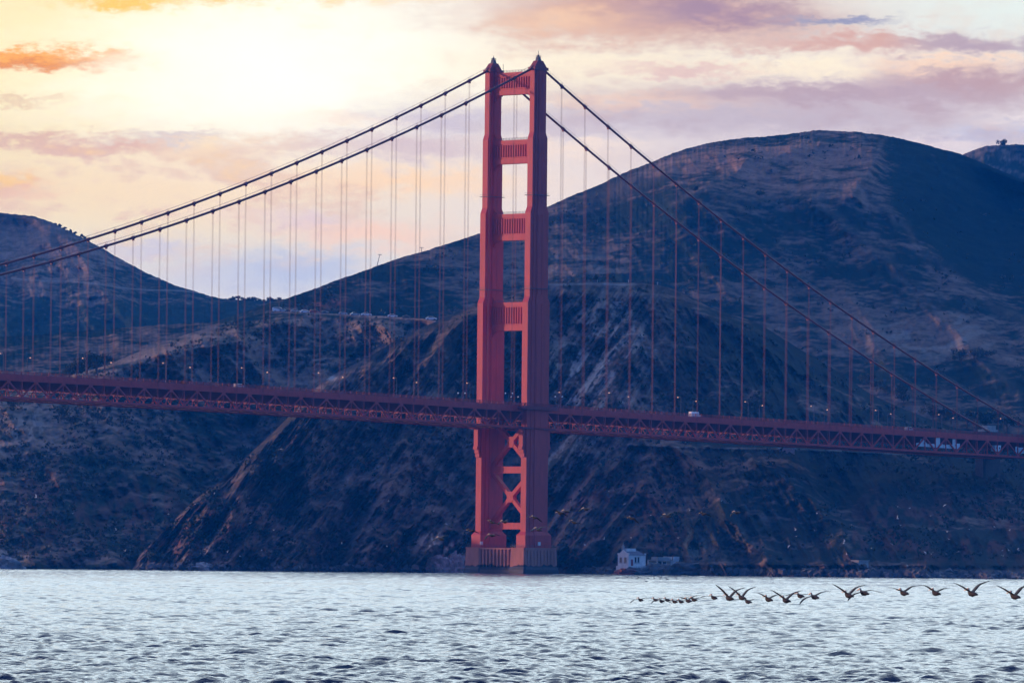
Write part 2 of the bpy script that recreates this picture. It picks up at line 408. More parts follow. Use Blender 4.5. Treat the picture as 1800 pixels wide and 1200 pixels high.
# big middle hill -------------------------------------------------------
SPB = [([(1470, 232), (1400, 262), (1330, 285), (1260, 320), (1190, 352)], 60, 55),
       ([(1560, 238), (1530, 300), (1500, 338), (1420, 345), (1340, 350), (1230, 356)], 40, 44),
       ([(1500, 338), (1560, 372), (1600, 420), (1660, 475), (1740, 530), (1830, 590)], 60, 70),
       ([(1430, 350), (1490, 400), (1560, 460), (1640, 540), (1700, 610), (1800, 700)], 45, 60),
       ([(1250, 380), (1330, 420), (1420, 500), (1500, 590), (1560, 660)], 30, 50),
       ([(700, 456), (740, 500), (800, 540)], 25, 40)]
def relB(x, y, v):
    d = 0
    xw = x + 16 * fbm(x / 45, y / 40, 4, 46); yw = y + 14 * fbm(x / 40, y / 50, 4, 47)
    for pts, A, w in SPB: d = d + A * np.exp(-seg_dist(xw, yw, pts) / w)
    d = d + 18 * ridged_relief(x, y, 52, 90, 330, 41) * sstep(v, 0, .3) + 9 * fbm(x / 70, y / 45, 5, 42) + 4 * fbm(x / 13, y / 9, 3, 43)
    # terracettes: near-level steps across the grassy face
    d = d + 2.4 * fbm(x / 120, y / 7 + x / 70, 3, 44) * sstep(y, 380, 450) * sstep(1180 - x, 0, 80)
    return d - 130 * gauss(x, y, 1760, 420, 130, 130)
HB = Hill([(-1500, 760), (300, 720), (1200, 780), (1500, 820), (3000, 860)], [(-1500, 3800), (800, 3560), (1500, 3520), (3000, 3560)],
          [(-1500, 700), (380, 565), (505, 524), (560, 505), (600, 490), (650, 473), (700, 454), (750, 440), (800, 425), (840, 412), (870, 402), (960, 365), (1000, 346), (1050, 327), (1100, 303), (1150, 283), (1200, 264), (1250, 251), (1300, 244), (1350, 239), (1400, 234), (1440, 229), (1500, 232), (1550, 238), (1600, 247), (1650, 261), (1690, 272), (1760, 300), (1900, 360), (3000, 640)],
          [(-1500, 4000), (500, 4000), (900, 4350), (1450, 4650), (1700, 4600), (3000, 4400)], relB, silh=.8, seed=12)
def colB(X, Y, D, P):
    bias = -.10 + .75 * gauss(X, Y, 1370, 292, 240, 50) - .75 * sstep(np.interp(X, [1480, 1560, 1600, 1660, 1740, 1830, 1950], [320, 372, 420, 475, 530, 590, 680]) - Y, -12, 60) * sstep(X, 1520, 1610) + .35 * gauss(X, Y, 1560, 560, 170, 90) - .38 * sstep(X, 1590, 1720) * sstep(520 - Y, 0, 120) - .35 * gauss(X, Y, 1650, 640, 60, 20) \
        + .28 * gauss(X, Y, 1010, 450, 120, 50) - .25 * gauss(X, Y, 1230, 430, 80, 40) - .22 * gauss(X, Y, 680, 520, 130, 40)  # denser scrub on the right carries the flank's shade in its colour
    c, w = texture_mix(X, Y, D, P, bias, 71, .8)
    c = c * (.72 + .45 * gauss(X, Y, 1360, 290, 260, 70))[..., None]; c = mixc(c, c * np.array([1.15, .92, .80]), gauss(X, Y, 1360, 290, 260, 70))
    for pts, A, k in SPB[:4]: c = mixc(c, GRASS, .28 * np.exp(-(seg_dist(X + 16 * fbm(X / 35, Y / 30, 4, 73), Y + 14 * fbm(X / 30, Y / 40, 4, 74), pts) / 8) ** 2) * (.5 + .5 * sstep(fbm(X / 12, Y / 9, 3, 75), -.3, .3)))
    c = mixc(c, SOIL, .75 * gauss(X, Y, 570, 536, 45, 10, -12) * sstep(fbm(X / 7, Y / 6, 3, 76), -.4, .3))
    pale = sstep(fbm(X / 26 + Y / 40, Y / 9, 4, 77), .05, .4)
    c = mixc(c, PALE * .6, .7 * pale * gauss(X, Y, 1640, 590, 110, 45)); c = mixc(c, PALE * .6, .5 * pale * gauss(X, Y, 1010, 470, 110, 28))
    return mixc(c, GRASS * 1.2, .35 * gauss(X, Y, 1130, 310, 120, 18, -25))
# valley side and road ridge ----------------------------------------------
def relG(x, y, v):
    return 40 * ridged_relief(x, y, 60, 120, 300, 51) + 26 * fbm(x / 60, y / 40, 5, 52) + 5 * fbm(x / 10, y / 7, 3, 53) + 45 * gauss(x, y, 20, 760, 60, 50) - 60 * gauss(x, y, 400, 800, 120, 130) \
        + 35 * np.exp(-seg_dist(x, y, [(195, 640), (300, 620), (420, 600), (500, 560)]) / 30)
HG = Hill([(-1500, 1014), (0, 1014), (600, 1020), (3000, 1020)], [(-1500, 4500), (-90, 3000), (0, 2960), (300, 3060), (600, 3200), (3000, 3300)],
          [(-1500, 560), (-600, 640), (0, 692), (60, 676), (120, 662), (190, 641), (250, 615), (320, 590), (400, 566), (470, 549), (480, 547), (540, 548.5), (620, 553), (700, 557.5), (760, 561), (800, 575), (900, 640), (1500, 760), (3000, 800)],
          [(-1500, 4800), (-90, 3520), (0, 3460), (190, 3480), (480, 3640), (780, 3560), (3000, 3500)], relG, silh=.35, seed=17)
def colG(X, Y, D, P):
    bias = .06 + .40 * gauss(X, Y, 260, 625, 90, 22, -22) + .3 * gauss(X, Y, 330, 650, 120, 30) + .2 * gauss(X, Y, 480, 660, 90, 24) - .25 * gauss(X, Y, 640, 590, 120, 30) - .05 * gauss(X, Y, 300, 800, 200, 100)
    c, w = texture_mix(X, Y, D, P, bias, 81)
    st = sstep(fbm(X / 14, Y / 30, 4, 82), -.2, .35)
    c = mixc(c, SOIL * .8, .55 * gauss(X, Y, 60, 900, 110, 90) * st); c = mixc(c, SOIL * .8, .55 * gauss(X, Y, 260, 910, 70, 60) * st)
    c = mixc(c, ROCK * .85, .8 * gauss(X, Y, 45, 755, 50, 28, -30) * sstep(fbm(X / 9, Y / 12, 4, 83), -.2, .25)); c = mixc(c, GRASS * 1.2, .7 * gauss(X, Y, 95, 768, 45, 11, -18))
    c = mixc(c, ROCK * 1.2, .9 * gauss(X, Y, 8, 982, 26, 16) * sstep(fbm(X / 6, Y / 6, 3, 84), -.3, .2))
    line = np.exp(-((Y - (636 - .03 * (X - 430) + 2 * np.sin(X / 25))) / 1.3) ** 2) * (X > 300) * (X < 660)
    c = mixc(c, PALE * .6, .5 * line)
    c = mixc(c, PALE * .65, .65 * np.exp(-((Y - HG.ys(X) - 1.4) / 1.2) ** 2) * (X > 476) * (X < 775))
    return mixc(c, SCRUB * .8, .8 * sstep(Y, 985, 1000))
# the headland the bridge lands on ---------------------------------------------
SPF = [([(1052, 540), (1030, 560), (1015, 583), (990, 608), (965, 640), (930, 690)], 35, 22),
       ([(1112, 622), (1085, 660), (1050, 705), (1020, 750), (990, 800), (965, 850)], 35, 22),
       ([(1090, 590), (1060, 640), (1020, 690), (985, 740)], 19, 16),
       ([(1040, 830), (1015, 880), (990, 930), (975, 980)], 30, 20), ([(1090, 800), (1060, 850), (1035, 900), (1010, 960)], 27, 20),
       ([(1170, 775), (1215, 810), (1250, 850), (1275, 905), (1310, 945), (1345, 985)], 40, 24),
       ([(1230, 900), (1215, 940), (1205, 980)], 19, 12),
       ([(1330, 810), (1395, 850), (1425, 880), (1450, 900), (1475, 925), (1490, 970)], 49, 28), ([(1540, 850), (1590, 920), (1620, 985)], 27, 26), ([(1680, 870), (1710, 930), (1740, 990)], 24, 26),
       ([(832, 885), (795, 918), (765, 950), (735, 995)], 30, 16), ([(800, 760), (720, 820), (660, 890), (620, 960)], 30, 26), ([(700, 880), (660, 940), (640, 985)], 16, 16),
       ([(455, 812), (432, 860), (420, 900), (365, 965)], 19, 12), ([(560, 740), (540, 800), (545, 880), (520, 960)], 22, 24), ([(836, 540), (760, 620), (700, 690), (640, 760)], 24, 26),
       ([(1200, 520), (1270, 560), (1360, 620), (1440, 680), (1520, 730)], 30, 26), ([(1140, 500), (1180, 560), (1250, 650), (1310, 720)], 16, 26)]
def relF(x, y, v):
    d = 0
    for pts, A, w in SPF:
        q = seg_dist(x + 9 * fbm(x / 30, y / 30, 3, 90), y + 9 * fbm(x / 26, y / 34, 3, 91), pts); d = d + A * np.exp(-q / w)
    lf = sstep(1120 - x, -60, 60)
    d = d + lf * (38 * ridged_relief(x, y, -52, 48, 190, 61) + 7 * ridged_relief(x, y, -55, 11, 70, 62)) + (1 - lf) * (28 * ridged_relief(x, y, 58, 60, 260, 63) + 7 * ridged_relief(x, y, 62, 14, 80, 64))
    d = d + 14 * fbm(x / 55, y / 45, 5, 65) + 3.2 * fbm(x / 10, y / 8, 3, 66) + 1.4 * fbm(x / 4, y / 3.5, 2, 67)
    d = d - 26 * gauss(x, y, 985, 560, 28, 70) - 40 * gauss(x, y, 1480, 870, 40, 60, 30)
    # level bench of the shore road, and the road cut below the deck
    d = d + 10 * np.exp(-((y - (990 + .004 * (x - 1100))) / 5.) ** 2) * sstep(x, 1180, 1260)
    d = d + 7 * np.exp(-((y - (781 + .03 * (x - 1090))) / 4.) ** 2) * sstep(x, 1080, 1110) * sstep(1760 - x, 0, 40)
    return d
HF = Hill([(-1500, 1040), (0, 1030), (225, 1016), (800, 1020), (900, 1022), (1090, 1022), (1400, 1026), (1800, 1030), (3000, 1045)],
          [(-1500, 3000), (230, 2960), (600, 3050), (790, 3062), (890, 3066), (985, 3060), (1080, 3000), (1200, 2985), (1400, 2930), (1800, 2890), (3000, 2800)],
          [(-1500, 1062), (0, 1050), (222, 1030), (232, 990), (290, 930), (340, 880), (400, 835), (450, 787), (495, 745), (557, 679), (580, 661), (638, 633), (708, 591), (778, 559), (836, 534), (880, 514), (965, 499), (1000, 497), (1080, 496), (1140, 498), (1180, 506), (1205, 516), (1235, 534), (1270, 548), (1330, 566), (1400, 610), (1480, 657), (1525, 690), (1590, 720), (1660, 746), (1720, 764), (1800, 786), (2000, 830), (3000, 900)],
          [(-1500, 3040), (225, 3010), (495, 3170), (700, 3300), (880, 3400), (1140, 3460), (1400, 3470), (1600, 3450), (1800, 3400), (3000, 3300)], relF, silh=.45, seed=23)
def colF(X, Y, D, P):
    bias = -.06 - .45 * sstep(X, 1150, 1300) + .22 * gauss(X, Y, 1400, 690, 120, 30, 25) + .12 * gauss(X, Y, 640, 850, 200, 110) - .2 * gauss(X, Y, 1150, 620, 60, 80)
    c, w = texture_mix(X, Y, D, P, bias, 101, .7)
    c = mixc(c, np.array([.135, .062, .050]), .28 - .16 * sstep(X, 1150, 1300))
    a = R(-58); u = X * math.cos(a) + Y * math.sin(a); vv = -X * math.sin(a) + Y * math.cos(a)
    st = fbm(u / 40, vv / 6, 5, 102); st2 = fbm(X / 5, Y / 4, 3, 103)
    rk = sstep(st + .45 * st2, -.12, .42)
    c = mixc(c, ROCK * 1.15, .92 * rk * np.clip(gauss(X, Y, 1038, 668, 72, 135, 24) * 1.3, 0, 1)); c = mixc(c, SOIL * 1.3, .6 * sstep(st2, -.1, .4) * gauss(X, Y, 1070, 690, 60, 80))
    c = mixc(c, ROCK * .9, .85 * rk * gauss(X, Y, 990, 810, 50, 80, 24)); c = mixc(c, SOIL * 1.3, .65 * sstep(fbm(u / 30, vv / 7, 4, 104), .0, .4) * gauss(X, Y, 1015, 910, 60, 90, 24))
    c = mixc(c, ROCK * .6, .45 * sstep(fbm(u / 34, vv / 9, 5, 105), 0., .45) * gauss(X, Y, 690, 850, 190, 130))
    c = mixc(c, GRASS * .9, .4 * sstep(fbm(X / 30, Y / 30, 3, 106), -.3, .3) * np.exp(-np.clip(Y - HF.ys(X), 0, 999) / 5) * (X < 860))
    c = mixc(c, SOIL * 1.1, .6 * sstep(fbm(X / 12, Y / 14, 4, 107), -.1, .35) * (gauss(X, Y, 390, 910, 60, 50, -40) + gauss(X, Y, 300, 950, 50, 30, -40)))
    c = mixc(c, ROCK * 2.0, .95 * sstep(fbm(X / 9, Y / 14, 4, 108), -.05, .3) * (gauss(X, Y, 768, 968, 24, 26, -40) + gauss(X, Y, 800, 975, 20, 22, -40)))
    c = mixc(c, ROCK * 1.1, .8 * sstep(fbm(X / 6, Y / 6, 3, 109), -.1, .25) * (gauss(X, Y, 365, 972, 22, 10) + gauss(X, Y, 335, 985, 16, 8)))
    c = mixc(c, ROCK * 1.4, .9 * gauss(X, Y, 583, 664, 8, 5))
    c = mixc(c, np.array([.20, .215, .17]), .75 * sstep(fbm(X / 7, Y / 18, 4, 110), -.25, .35) * np.clip(gauss(X, Y, 1222, 958, 22, 32) * 1.2, 0, 1)); c = mixc(c, GRASS, .5 * sstep(st2, -.2, .4) * gauss(X, Y, 1290, 965, 34, 34, 35))
    c = mixc(c, SOIL * .9, .5 * sstep(fbm(X / 16, Y / 20, 4, 111), -.1, .4) * (gauss(X, Y, 1140, 920, 80, 60) + gauss(X, Y, 1570, 930, 120, 60) + gauss(X, Y, 1740, 930, 80, 60)))
    c = mixc(c, SCRUB * .6, .8 * gauss(X, Y, 1450, 840, 50, 40, 30))  # gully right of the spur: its shade is put into the colour
    c = mixc(c, PALE * .75, .85 * np.exp(-((Y - 499.5 - .8 * np.sin(X / 17)) / 1.7) ** 2) * sstep(X, 955, 990) * sstep(1150 - X, 0, 60) * (.45 + .55 * sstep(fbm(X / 14, Y / 5, 3, 113), -.35, .2)))
    c = mixc(c, np.array([.5, .3, .18]), .9 * (gauss(X, Y, 1080, 592, 4, 2) + gauss(X, Y, 1096, 592, 3, 1.5)))  # two orange-lit spots, their light put into the ground colour
    ln = np.exp(-((Y - (781 + .03 * (X - 1090) + 1.5 * np.sin(X / 60))) / 1.3) ** 2) * sstep(X, 1080, 1100) * sstep(1740 - X, 0, 30)
    c = mixc(c, PALE * .8, .55 * ln * (.4 + .6 * sstep(fbm(X / 30, Y * 0, 3, 112), -.3, .3)))
    shore = sstep(Y, 996, 1004)
    c = mixc(c, ROCK * (.35), .8 * shore); return c
HA.build('hill', 200, colA, 'hazy blue hill farthest to the left, sloping down behind the cables')
HC.build('hill', 110, colC, 'dark knoll on the skyline at the far right with one round tree')
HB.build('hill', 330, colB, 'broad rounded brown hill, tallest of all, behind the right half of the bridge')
HG.build('hill', 300, colG, 'scrubby valley side below the road ridge with the parked cars')
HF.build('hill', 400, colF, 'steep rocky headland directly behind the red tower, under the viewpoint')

# ------------------------------------------------------------------ water
def build_water():
    d = [-55, -20, 5, 20, 40, 70, 110, 160, 220, 280]
    y = 330.0
    while y < 3400: d.append(y); y += max(.2, y * .0006)
    d += [3500, 4200, 5200, 6900]
    d = np.array(d, float)
    t = np.concatenate([np.linspace(-.083, .083, 640)])
    Y, T = np.meshgrid(d, t, indexing='ij'); X = T * np.maximum(Y, 60)
    ex = np.array([-3900, -2200, -1100, -500, -250]); lft = np.minimum(ex[None, :], (X[:, :1] - np.array([400, 200, 100, 50, 20]))); rgt = -lft[:, ::-1]
    X = np.concatenate([lft, X, rgt], 1); X = np.clip(X, -3900, 3900); Y = np.broadcast_to(d[:, None], X.shape).copy()
    Z = np.zeros_like(X); GX = 0
    r = np.random.default_rng(5)
    row = np.gradient(d); row = np.maximum(row, .25)[:, None]; colw = (np.maximum(d, 60) * .166 / 640)[:, None]
    wob = .6 * fbm(X / 9, Y / 9, 2, 305); gust = .75 + .45 * fbm(X / 60, Y / 140, 3, 300)
    for k in range(46):
        lam = .65 * (4.8 / .65) ** (r.random() ** 1.4); ang = R(90) + r.normal(0, .46) ; amp = .0150 * lam ** .74
        kx, ky = math.cos(ang) * 2 * math.pi / lam, math.sin(ang) * 2 * math.pi / lam
        lim = np.clip((lam / (2.2 * row)) - .6, 0, 1) * np.clip(lam / (3 * colw) - .4, 0, 1)
        ph = X * kx + Y * ky + r.random() * 6.283 + wob * (1 + k % 3)
        s_ = np.sin(ph); Z += amp * lim * (s_ - .25 * np.cos(2 * ph))
    for k in range(16):                                  # a longer, short-crested chop that still shows far out
        lam = r.uniform(4.5, 9.5); ang = R(90) + r.normal(0, .34); kx, ky = math.cos(ang) * 2 * math.pi / lam, math.sin(ang) * 2 * math.pi / lam
        ph = X * kx + Y * ky + r.random() * 6.283 + wob * 1.5; Z += .034 * np.clip((lam / (2.2 * row)) - .6, 0, 1) * (np.sin(ph) - .3 * np.cos(2 * ph))
    Z *= gust
    Z[Y < 300] = 0; Z[:, :5] = 0; Z[:, -5:] = 0
    P = np.stack([X, Y, Z], -1)
    m = bpy.data.materials.new('sea_water'); m.use_nodes = True; t_ = m.node_tree; t_.nodes.clear(); q = NG(t_)
    b = q.n('ShaderNodeBsdfPrincipled'); o = q.n('ShaderNodeOutputMaterial'); q.put(o.inputs[0], b.outputs[0])
    b.inputs['Base Color'].default_value = (.006, .030, .065, 1); b.inputs['Roughness'].default_value = .12; b.inputs['IOR'].default_value = 1.33
    b.inputs['Specular IOR Level'].default_value = .5
    pos = q.n('ShaderNodeTexCoord').outputs['Object']
    mp = q.n('ShaderNodeMapping'); q.put(mp.inputs[0], pos); mp.inputs['Scale'].default_value = (.8, 1.1, 1)
    n = q.noise(mp.outputs[0], 2.2, 4, .6)
    bp = q.n('ShaderNodeBump'); q.put(bp.inputs['Height'], n); bp.inputs['Distance'].default_value = .16; bp.inputs['Strength'].default_value = 1
    q.put(b.inputs['Normal'], bp.outputs[0])
    ob = grid_mesh('water', P, m); tag(ob, 'choppy pale blue sea filling the foreground of the strait', 'water', kind='structure')
build_water()
# ------------------------------------------------------------------ suspension bridge
PHI = R(44.0)
TW = unproj(898, 1008, 3000.0); TX = float(TW[0]); TY = 3000.0
bridge = empty('suspension_bridge', (TX, TY, 0), -PHI)
tag(bridge, 'red orange suspension bridge with one tall stepped tower standing in the water', 'bridge')
BM = Matrix.Translation((TX, TY, 0)) @ Matrix.Rotation(-PHI, 4, 'Z')
def bl(x, y, z): return BM @ Vector((x, y, z))          # bridge frame (x east, y north) -> world
LEGX = 13.9
def deck_z(s):                                           # top of the roadway; s metres south of the tower
    return 74.0 + (8.4 * (1 - ((s - 640) / 640) ** 2) if s > 0 else -.0208 * -s)
def cable_z(s):
    if s >= 0: return 226.0 - 140.5 * (1 - ((640 - s) / 640) ** 2)
    u = -s / 343.0; return 226.0 + (71.5 - 226.0) * u - 4 * 9.5 * u * (1 - u)
def plus(L, w, st=.25):                                  # stepped-corner section of a leg
    q = [(w/2, -L/2), (w/2, -L/2 + .17*L), (w/2 + st, -L/2 + .17*L), (w/2 + st, -L/2 + .33*L), (w/2 + 2*st, -L/2 + .33*L)]
    q = q + [(x, -y) for x, y in reversed(q)]
    return q + [(-x, -y) for x, y in q]
def off(o, cx): return [(x + cx, y) for x, y in o]
LEV = [(18.8, 64.0, 13.9, 3.3), (64.0, 121.4, 13.9, 3.4), (121.4, 161.4, 11.6, 3.3), (161.4, 194.4, 9.4, 3.2), (194.4, 223.6, 7.7, 2.8)]
for sx in (-1, 1):
    cx = sx * LEGX; b = MB()
    b.prism(off(plus(16.6, 5.6), cx), 11.5, 17.2); b.prism(off(plus(16.6, 5.6), cx), 17.2, 18.8, off(plus(13.9, 3.3), cx))
    for i, (z0, z1, L, w) in enumerate(LEV):
        o = off(plus(L, w), cx)
        if i + 1 < len(LEV) and i > 0:
            n = LEV[i + 1]; o2 = off(plus(n[2], n[3]), cx)
            b.prism(o, z0, z1 - .9); b.prism(o, z1 - .9, z1 + 1.6, o2); LEV_START = z1 + 1.6
            LEV[i + 1] = (z1 + 1.6, *n[1:]) if sx == -1 else n
        else: b.prism(o, z0, z1)
    # vertical ribs on the broad faces, seams, and rungs between the legs
    for (z0, z1, L, w) in LEV[1:]:
        for yy in (-.11, .11):
            for e in (-1, 1): b.box(cx + e * (w/2 + .5) - .09, cx + e * (w/2 + .5) + .09, yy * L - .12, yy * L + .12, z0 + 1, z1 - 1.6)
    for z in (112.0, 92.0, 101.0, 141.0, 146.0, 176.0, 206.0, 212.0):
        L = [l for l in LEV if l[0] <= z <= l[1]][0][2]
        b.box(cx - sx * 2.02 - .12, cx - sx * 2.02 + .12, .12 * L, .46 * L, z, z + .28)
    leg = b.build('tower_leg', ORANGE, bridge)
    # work platforms round the leg
    for z, L in ((126.4, 11.6), (168.0, 9.4)):
        c = MB()
        for y0, y1, x0, x1 in ((-L/2-.55, -L/2-.05, -2.4, 2.4), (L/2+.05, L/2+.55, -2.4, 2.4), (-L/2-.55, L/2+.55, 2.3, 2.8), (-L/2-.55, L/2+.55, -2.8, -2.3)):
            c.box(cx + x0, cx + x1, y0, y1, z, z + .22); c.box(cx + x0, cx + x1, y0 + .2, y0 + .26, z + 1.0, z + 1.1)
        c.build('work_platform', STEEL, leg)
    # saddle housing on top, beacon
    h = MB(); h.prism(off([(-2.2, -4.3), (2.2, -4.3), (2.2, 4.3), (-2.2, 4.3)], cx), 223.6, 224.9)
    h.prism(off([(-1.6, -3.9), (1.6, -3.9), (1.6, 3.9), (-1.6, 3.9)], cx), 224.9, 227.9, off([(-1.3, -1.7), (1.3, -1.7), (1.3, 1.7), (-1.3, 1.7)], cx))
    h.build('saddle_housing', ORANGE_D, leg)
    k = MB(); k.prism(off([(-1, -1), (1, -1), (1, 1), (-1, 1)], cx), 227.9, 229.7, off([(-.6, -.6), (.6, -.6), (.6, .6), (-.6, .6)], cx))
    k.tube([(cx, 0, 229.7), (cx, 0, 230.6)], .42, 8); k.tube([(cx, 0, 230.5), (cx, 0, 232.4 if sx > 0 else 231.4)], .12, 5)
    for a in range(6): k.tube([(cx + 1.1 * math.cos(a), 1.1 * math.sin(a), 228.4), (cx + 1.1 * math.cos(a), 1.1 * math.sin(a), 230.2)], .08, 4)
    k.tube([(cx + 1.1 * math.cos(a), 1.1 * math.sin(a), 230.0) for a in np.linspace(0, 6.283, 13)], .09, 4)
    k.build('beacon', STEEL, leg)
    for e in (-1, 1):                                    # corbels that carry the deck past the leg
        c = MB()
        for z0, z1, p in ((56.6, 64.6, 1.75), (55.2, 56.6, 2.15), (53.6, 55.2, 1.3), (51.8, 53.6, .8)):
            y = sorted((e * 6.9, e * (6.95 + p))); c.box(cx - 1.5, cx + 1.0, y[0], y[1], z0, z1)
        c.build('corbel', ORANGE, leg)
# portal struts above the deck
for zt, zb, th in ((223.2, 213.4, 1.15), (192.9, 182.6, 1.25), (160.0, 148.4, 1.5), (120.6, 108.2, 1.5)):
    b = MB(); x0, x1 = -LEGX + 1.9, LEGX - 1.9
    b.box(x0, x1, -th, th, zb, zt)
    for e in (-1, 1):
        f = sorted((e * th, e * (th + .28)))
        b.box(x0, x1, f[0], f[1], zt - 1.5, zt + .15); b.box(x0, x1, f[0], f[1], zb - .1, zb + 2.0)
        b.box(x0, x1, f[0], f[1] + .12 * max(e, 0), zb + 2.5, zb + 2.75)
        n = 15
        for i in range(n):
            xx = x0 + 1.4 + (x1 - x0 - 2.8) * i / (n - 1); b.box(xx - .26, xx + .26, *sorted((e * th, e * (th + .42))), zb + 3.0, zt - 2.0)
    for e, q in ((-1, x0), (1, x1)):                     # stepped brackets in the corners of the openings
        for w, h in ((3.2, .55), (2.4, 1.1), (1.6, 1.9), (.9, 2.9)):
            xx = sorted((q, q - e * w)); b.box(xx[0], xx[1], -th + .1 + .01 * w, th - .1 - .01 * w, zb - h, zb)
        for w, h in ((2.6, .5), (1.9, 1.0), (1.2, 1.9), (.6, 2.9)):
            xx = sorted((q, q - e * w)); b.box(xx[0], xx[1], -th + .1 + .01 * w, th - .1 - .01 * w, zt, zt + h)
    s = b.build('portal_strut', ORANGE, bridge)
    r = MB()
    for e in (-1, 1):
        for z in (.6, 1.15): r.bar((x0 + 2, e * th * .9, zt + z), (x1 - 2, e * th * .9, zt + z), .07, .07)
        for i in range(12): xx = x0 + 2 + (x1 - x0 - 4) * i / 11; r.bar((xx, e * th * .9, zt), (xx, e * th * .9, zt + 1.2), .07, .07)
    if zt > 200: r.bar((x0 + 4.2, 0, zt), (x0 + 4.2, 0, zt + 4.2), .14, .14)
    r.build('guard_rail', STEEL, s)
# bracing below the deck
def xbrace(z0, zc, z1):
    b = MB(); x0 = LEGX - 1.9; w = 1.75
    for e in (-1, 1):
        b.bar((-e * x0, 0, z0), (0, 0, zc), 2.0, w, (1, 0, 1)); b.bar((0, 0, zc), (e * x0, 0, z1), 2.2, w, (1, 0, 1))
    o = [(-2.0, zc - 1.2), (-1.2, zc - 2.4), (1.2, zc - 2.4), (2.0, zc - 1.2), (2.0, zc + 1.2), (1.2, zc + 2.4), (-1.2, zc + 2.4), (-2.0, zc + 1.2)]
    for y in (-1.12, .94): 
        n = len(o); b.add([(x, y, z) for x, z in o] + [(x, y + .18, z) for x, z in o], [tuple(range(n)), tuple(range(2*n-1, n-1, -1))] + [(i, n+i, n+(i+1)%n, (i+1)%n) for i in range(n)])
    b.build('cross_brace', ORANGE, bridge)
xbrace(22.6, 34.2, 44.9); xbrace(47.6, 58.6, 68.8)
for z0, z1 in ((44.8, 47.6), (19.9, 22.6)):
    b = MB().box(-LEGX + 1.9, LEGX - 1.9, -1.5, 1.5, z0, z1)
    b.box(-LEGX + 1.9, LEGX - 1.9, -1.7, -1.5, z0 - .1, z0 + .35); b.box(-LEGX + 1.9, LEGX - 1.9, -1.7, -1.5, z1 - .3, z1 + .1)
    b.build('lower_strut', ORANGE, bridge)
# pier
b = MB(); oc = lambda cx, hx, hy, c: off([(-hx, -hy + c), (-hx + c, -hy), (hx - c, -hy), (hx, -hy + c), (hx, hy - c), (hx - c, hy), (-hx + c, hy), (-hx, hy - c)], cx)
pier = MB().box(-LEGX + 4.5, LEGX - 4.5, -9.2, 9.2, -6, 11.0).build('pier', CONC, bridge)
for sx in (-1, 1):
    p = MB(); cx = sx * LEGX
    p.prism(oc(cx, 4.9, 10.8, .7), 3.2, 11.2, oc(cx, 4.6, 10.45, .7)); p.prism(oc(cx, 4.75, 10.6, .7), 11.2, 11.7)
    for yy in np.linspace(-8.5, 8.5, 9): p.box(cx + 4.55, cx + 5.05, yy - .45, yy + .45, 4.0, 10.6)
    p.build('pedestal', CONC, pier)
    w = MB().prism(oc(cx, 5.6, 11.6, .8), -6, 1.9, oc(cx, 5.4, 11.3, .8)).prism(oc(cx, 5.4, 11.3, .8), 1.9, 3.2, oc(cx, 4.9, 10.8, .7)); w.build('footing', CONC_D, pier)
    r = MB()
    for (a, c_) in (((-4.4, -10.2), (4.4, -10.2)), ((4.4, -10.2), (4.4, 10.2)), ((4.4, 10.2), (-4.4, 10.2)), ((-4.4, 10.2), (-4.4, -10.2))):
        for z in (12.3, 12.9): r.bar((cx + a[0], a[1], z), (cx + c_[0], c_[1], z), .08, .08)
        for t in np.linspace(0, 1, 9): r.bar((cx + a[0] + (c_[0] - a[0]) * t, a[1] + (c_[1] - a[1]) * t, 11.7), (cx + a[0] + (c_[0] - a[0]) * t, a[1] + (c_[1] - a[1]) * t, 12.9), .08, .08)
    r.build('guard_rail', STEEL, pier)
w = MB()
for i in range(8):
    xx = -LEGX + 6.2 + i * (2 * LEGX - 12.4) / 7; w.box(xx - .5, xx + .5, -10.1, -9.2, 2.6, 10.8); w.box(xx - .5, xx + .5, 9.2, 10.1, 2.6, 10.8)
w.box(-LEGX + 4.6, LEGX - 4.6, -10.3, 10.3, 10.8, 11.4); w.box(-LEGX + 4.6, LEGX - 4.6, -10.5, 10.5, 1.8, 2.9)
w.build('fluted_wall', CONC, pier); MB().box(-LEGX + 4.6, LEGX - 4.6, -10.9, 10.9, -6, 1.8).build('footing', CONC_D, pier)

# deck -------------------------------------------------------------------
PAN = 7.62; S0, S1 = -46, 52                             # panels, negative to the north
def ssamp(a, b, st=PAN): 
    n = max(1, int(round(abs(b - a) / st))); return [a + (b - a) * i / n for i in range(n + 1)]
def strip(mb, prof, svals):
    """sweep a closed profile (x, z above the roadway) along the deck"""
    n = len(prof); vs = []; fs = []
    for s_ in svals:
        z = deck_z(s_); vs += [(x, -s_, z + dz_) for x, dz_ in prof]
    for i in range(len(svals) - 1):
        for k in range(n): fs.append((i*n+k, i*n+(k+1) % n, (i+1)*n+(k+1) % n, (i+1)*n+k))
    fs += [tuple(range(n - 1, -1, -1)), tuple(range((len(svals)-1)*n, len(svals)*n))]
    mb.add(vs, fs)
def rect(x0, x1, z0, z1): return [(x0, z0), (x1, z0), (x1, z1), (x0, z1)]
SV = ssamp(S0 * PAN, S1 * PAN)
b = MB(); strip(b, rect(-9.4, 9.4, -.45, 0), SV); b.build('roadway', ASPH, bridge)
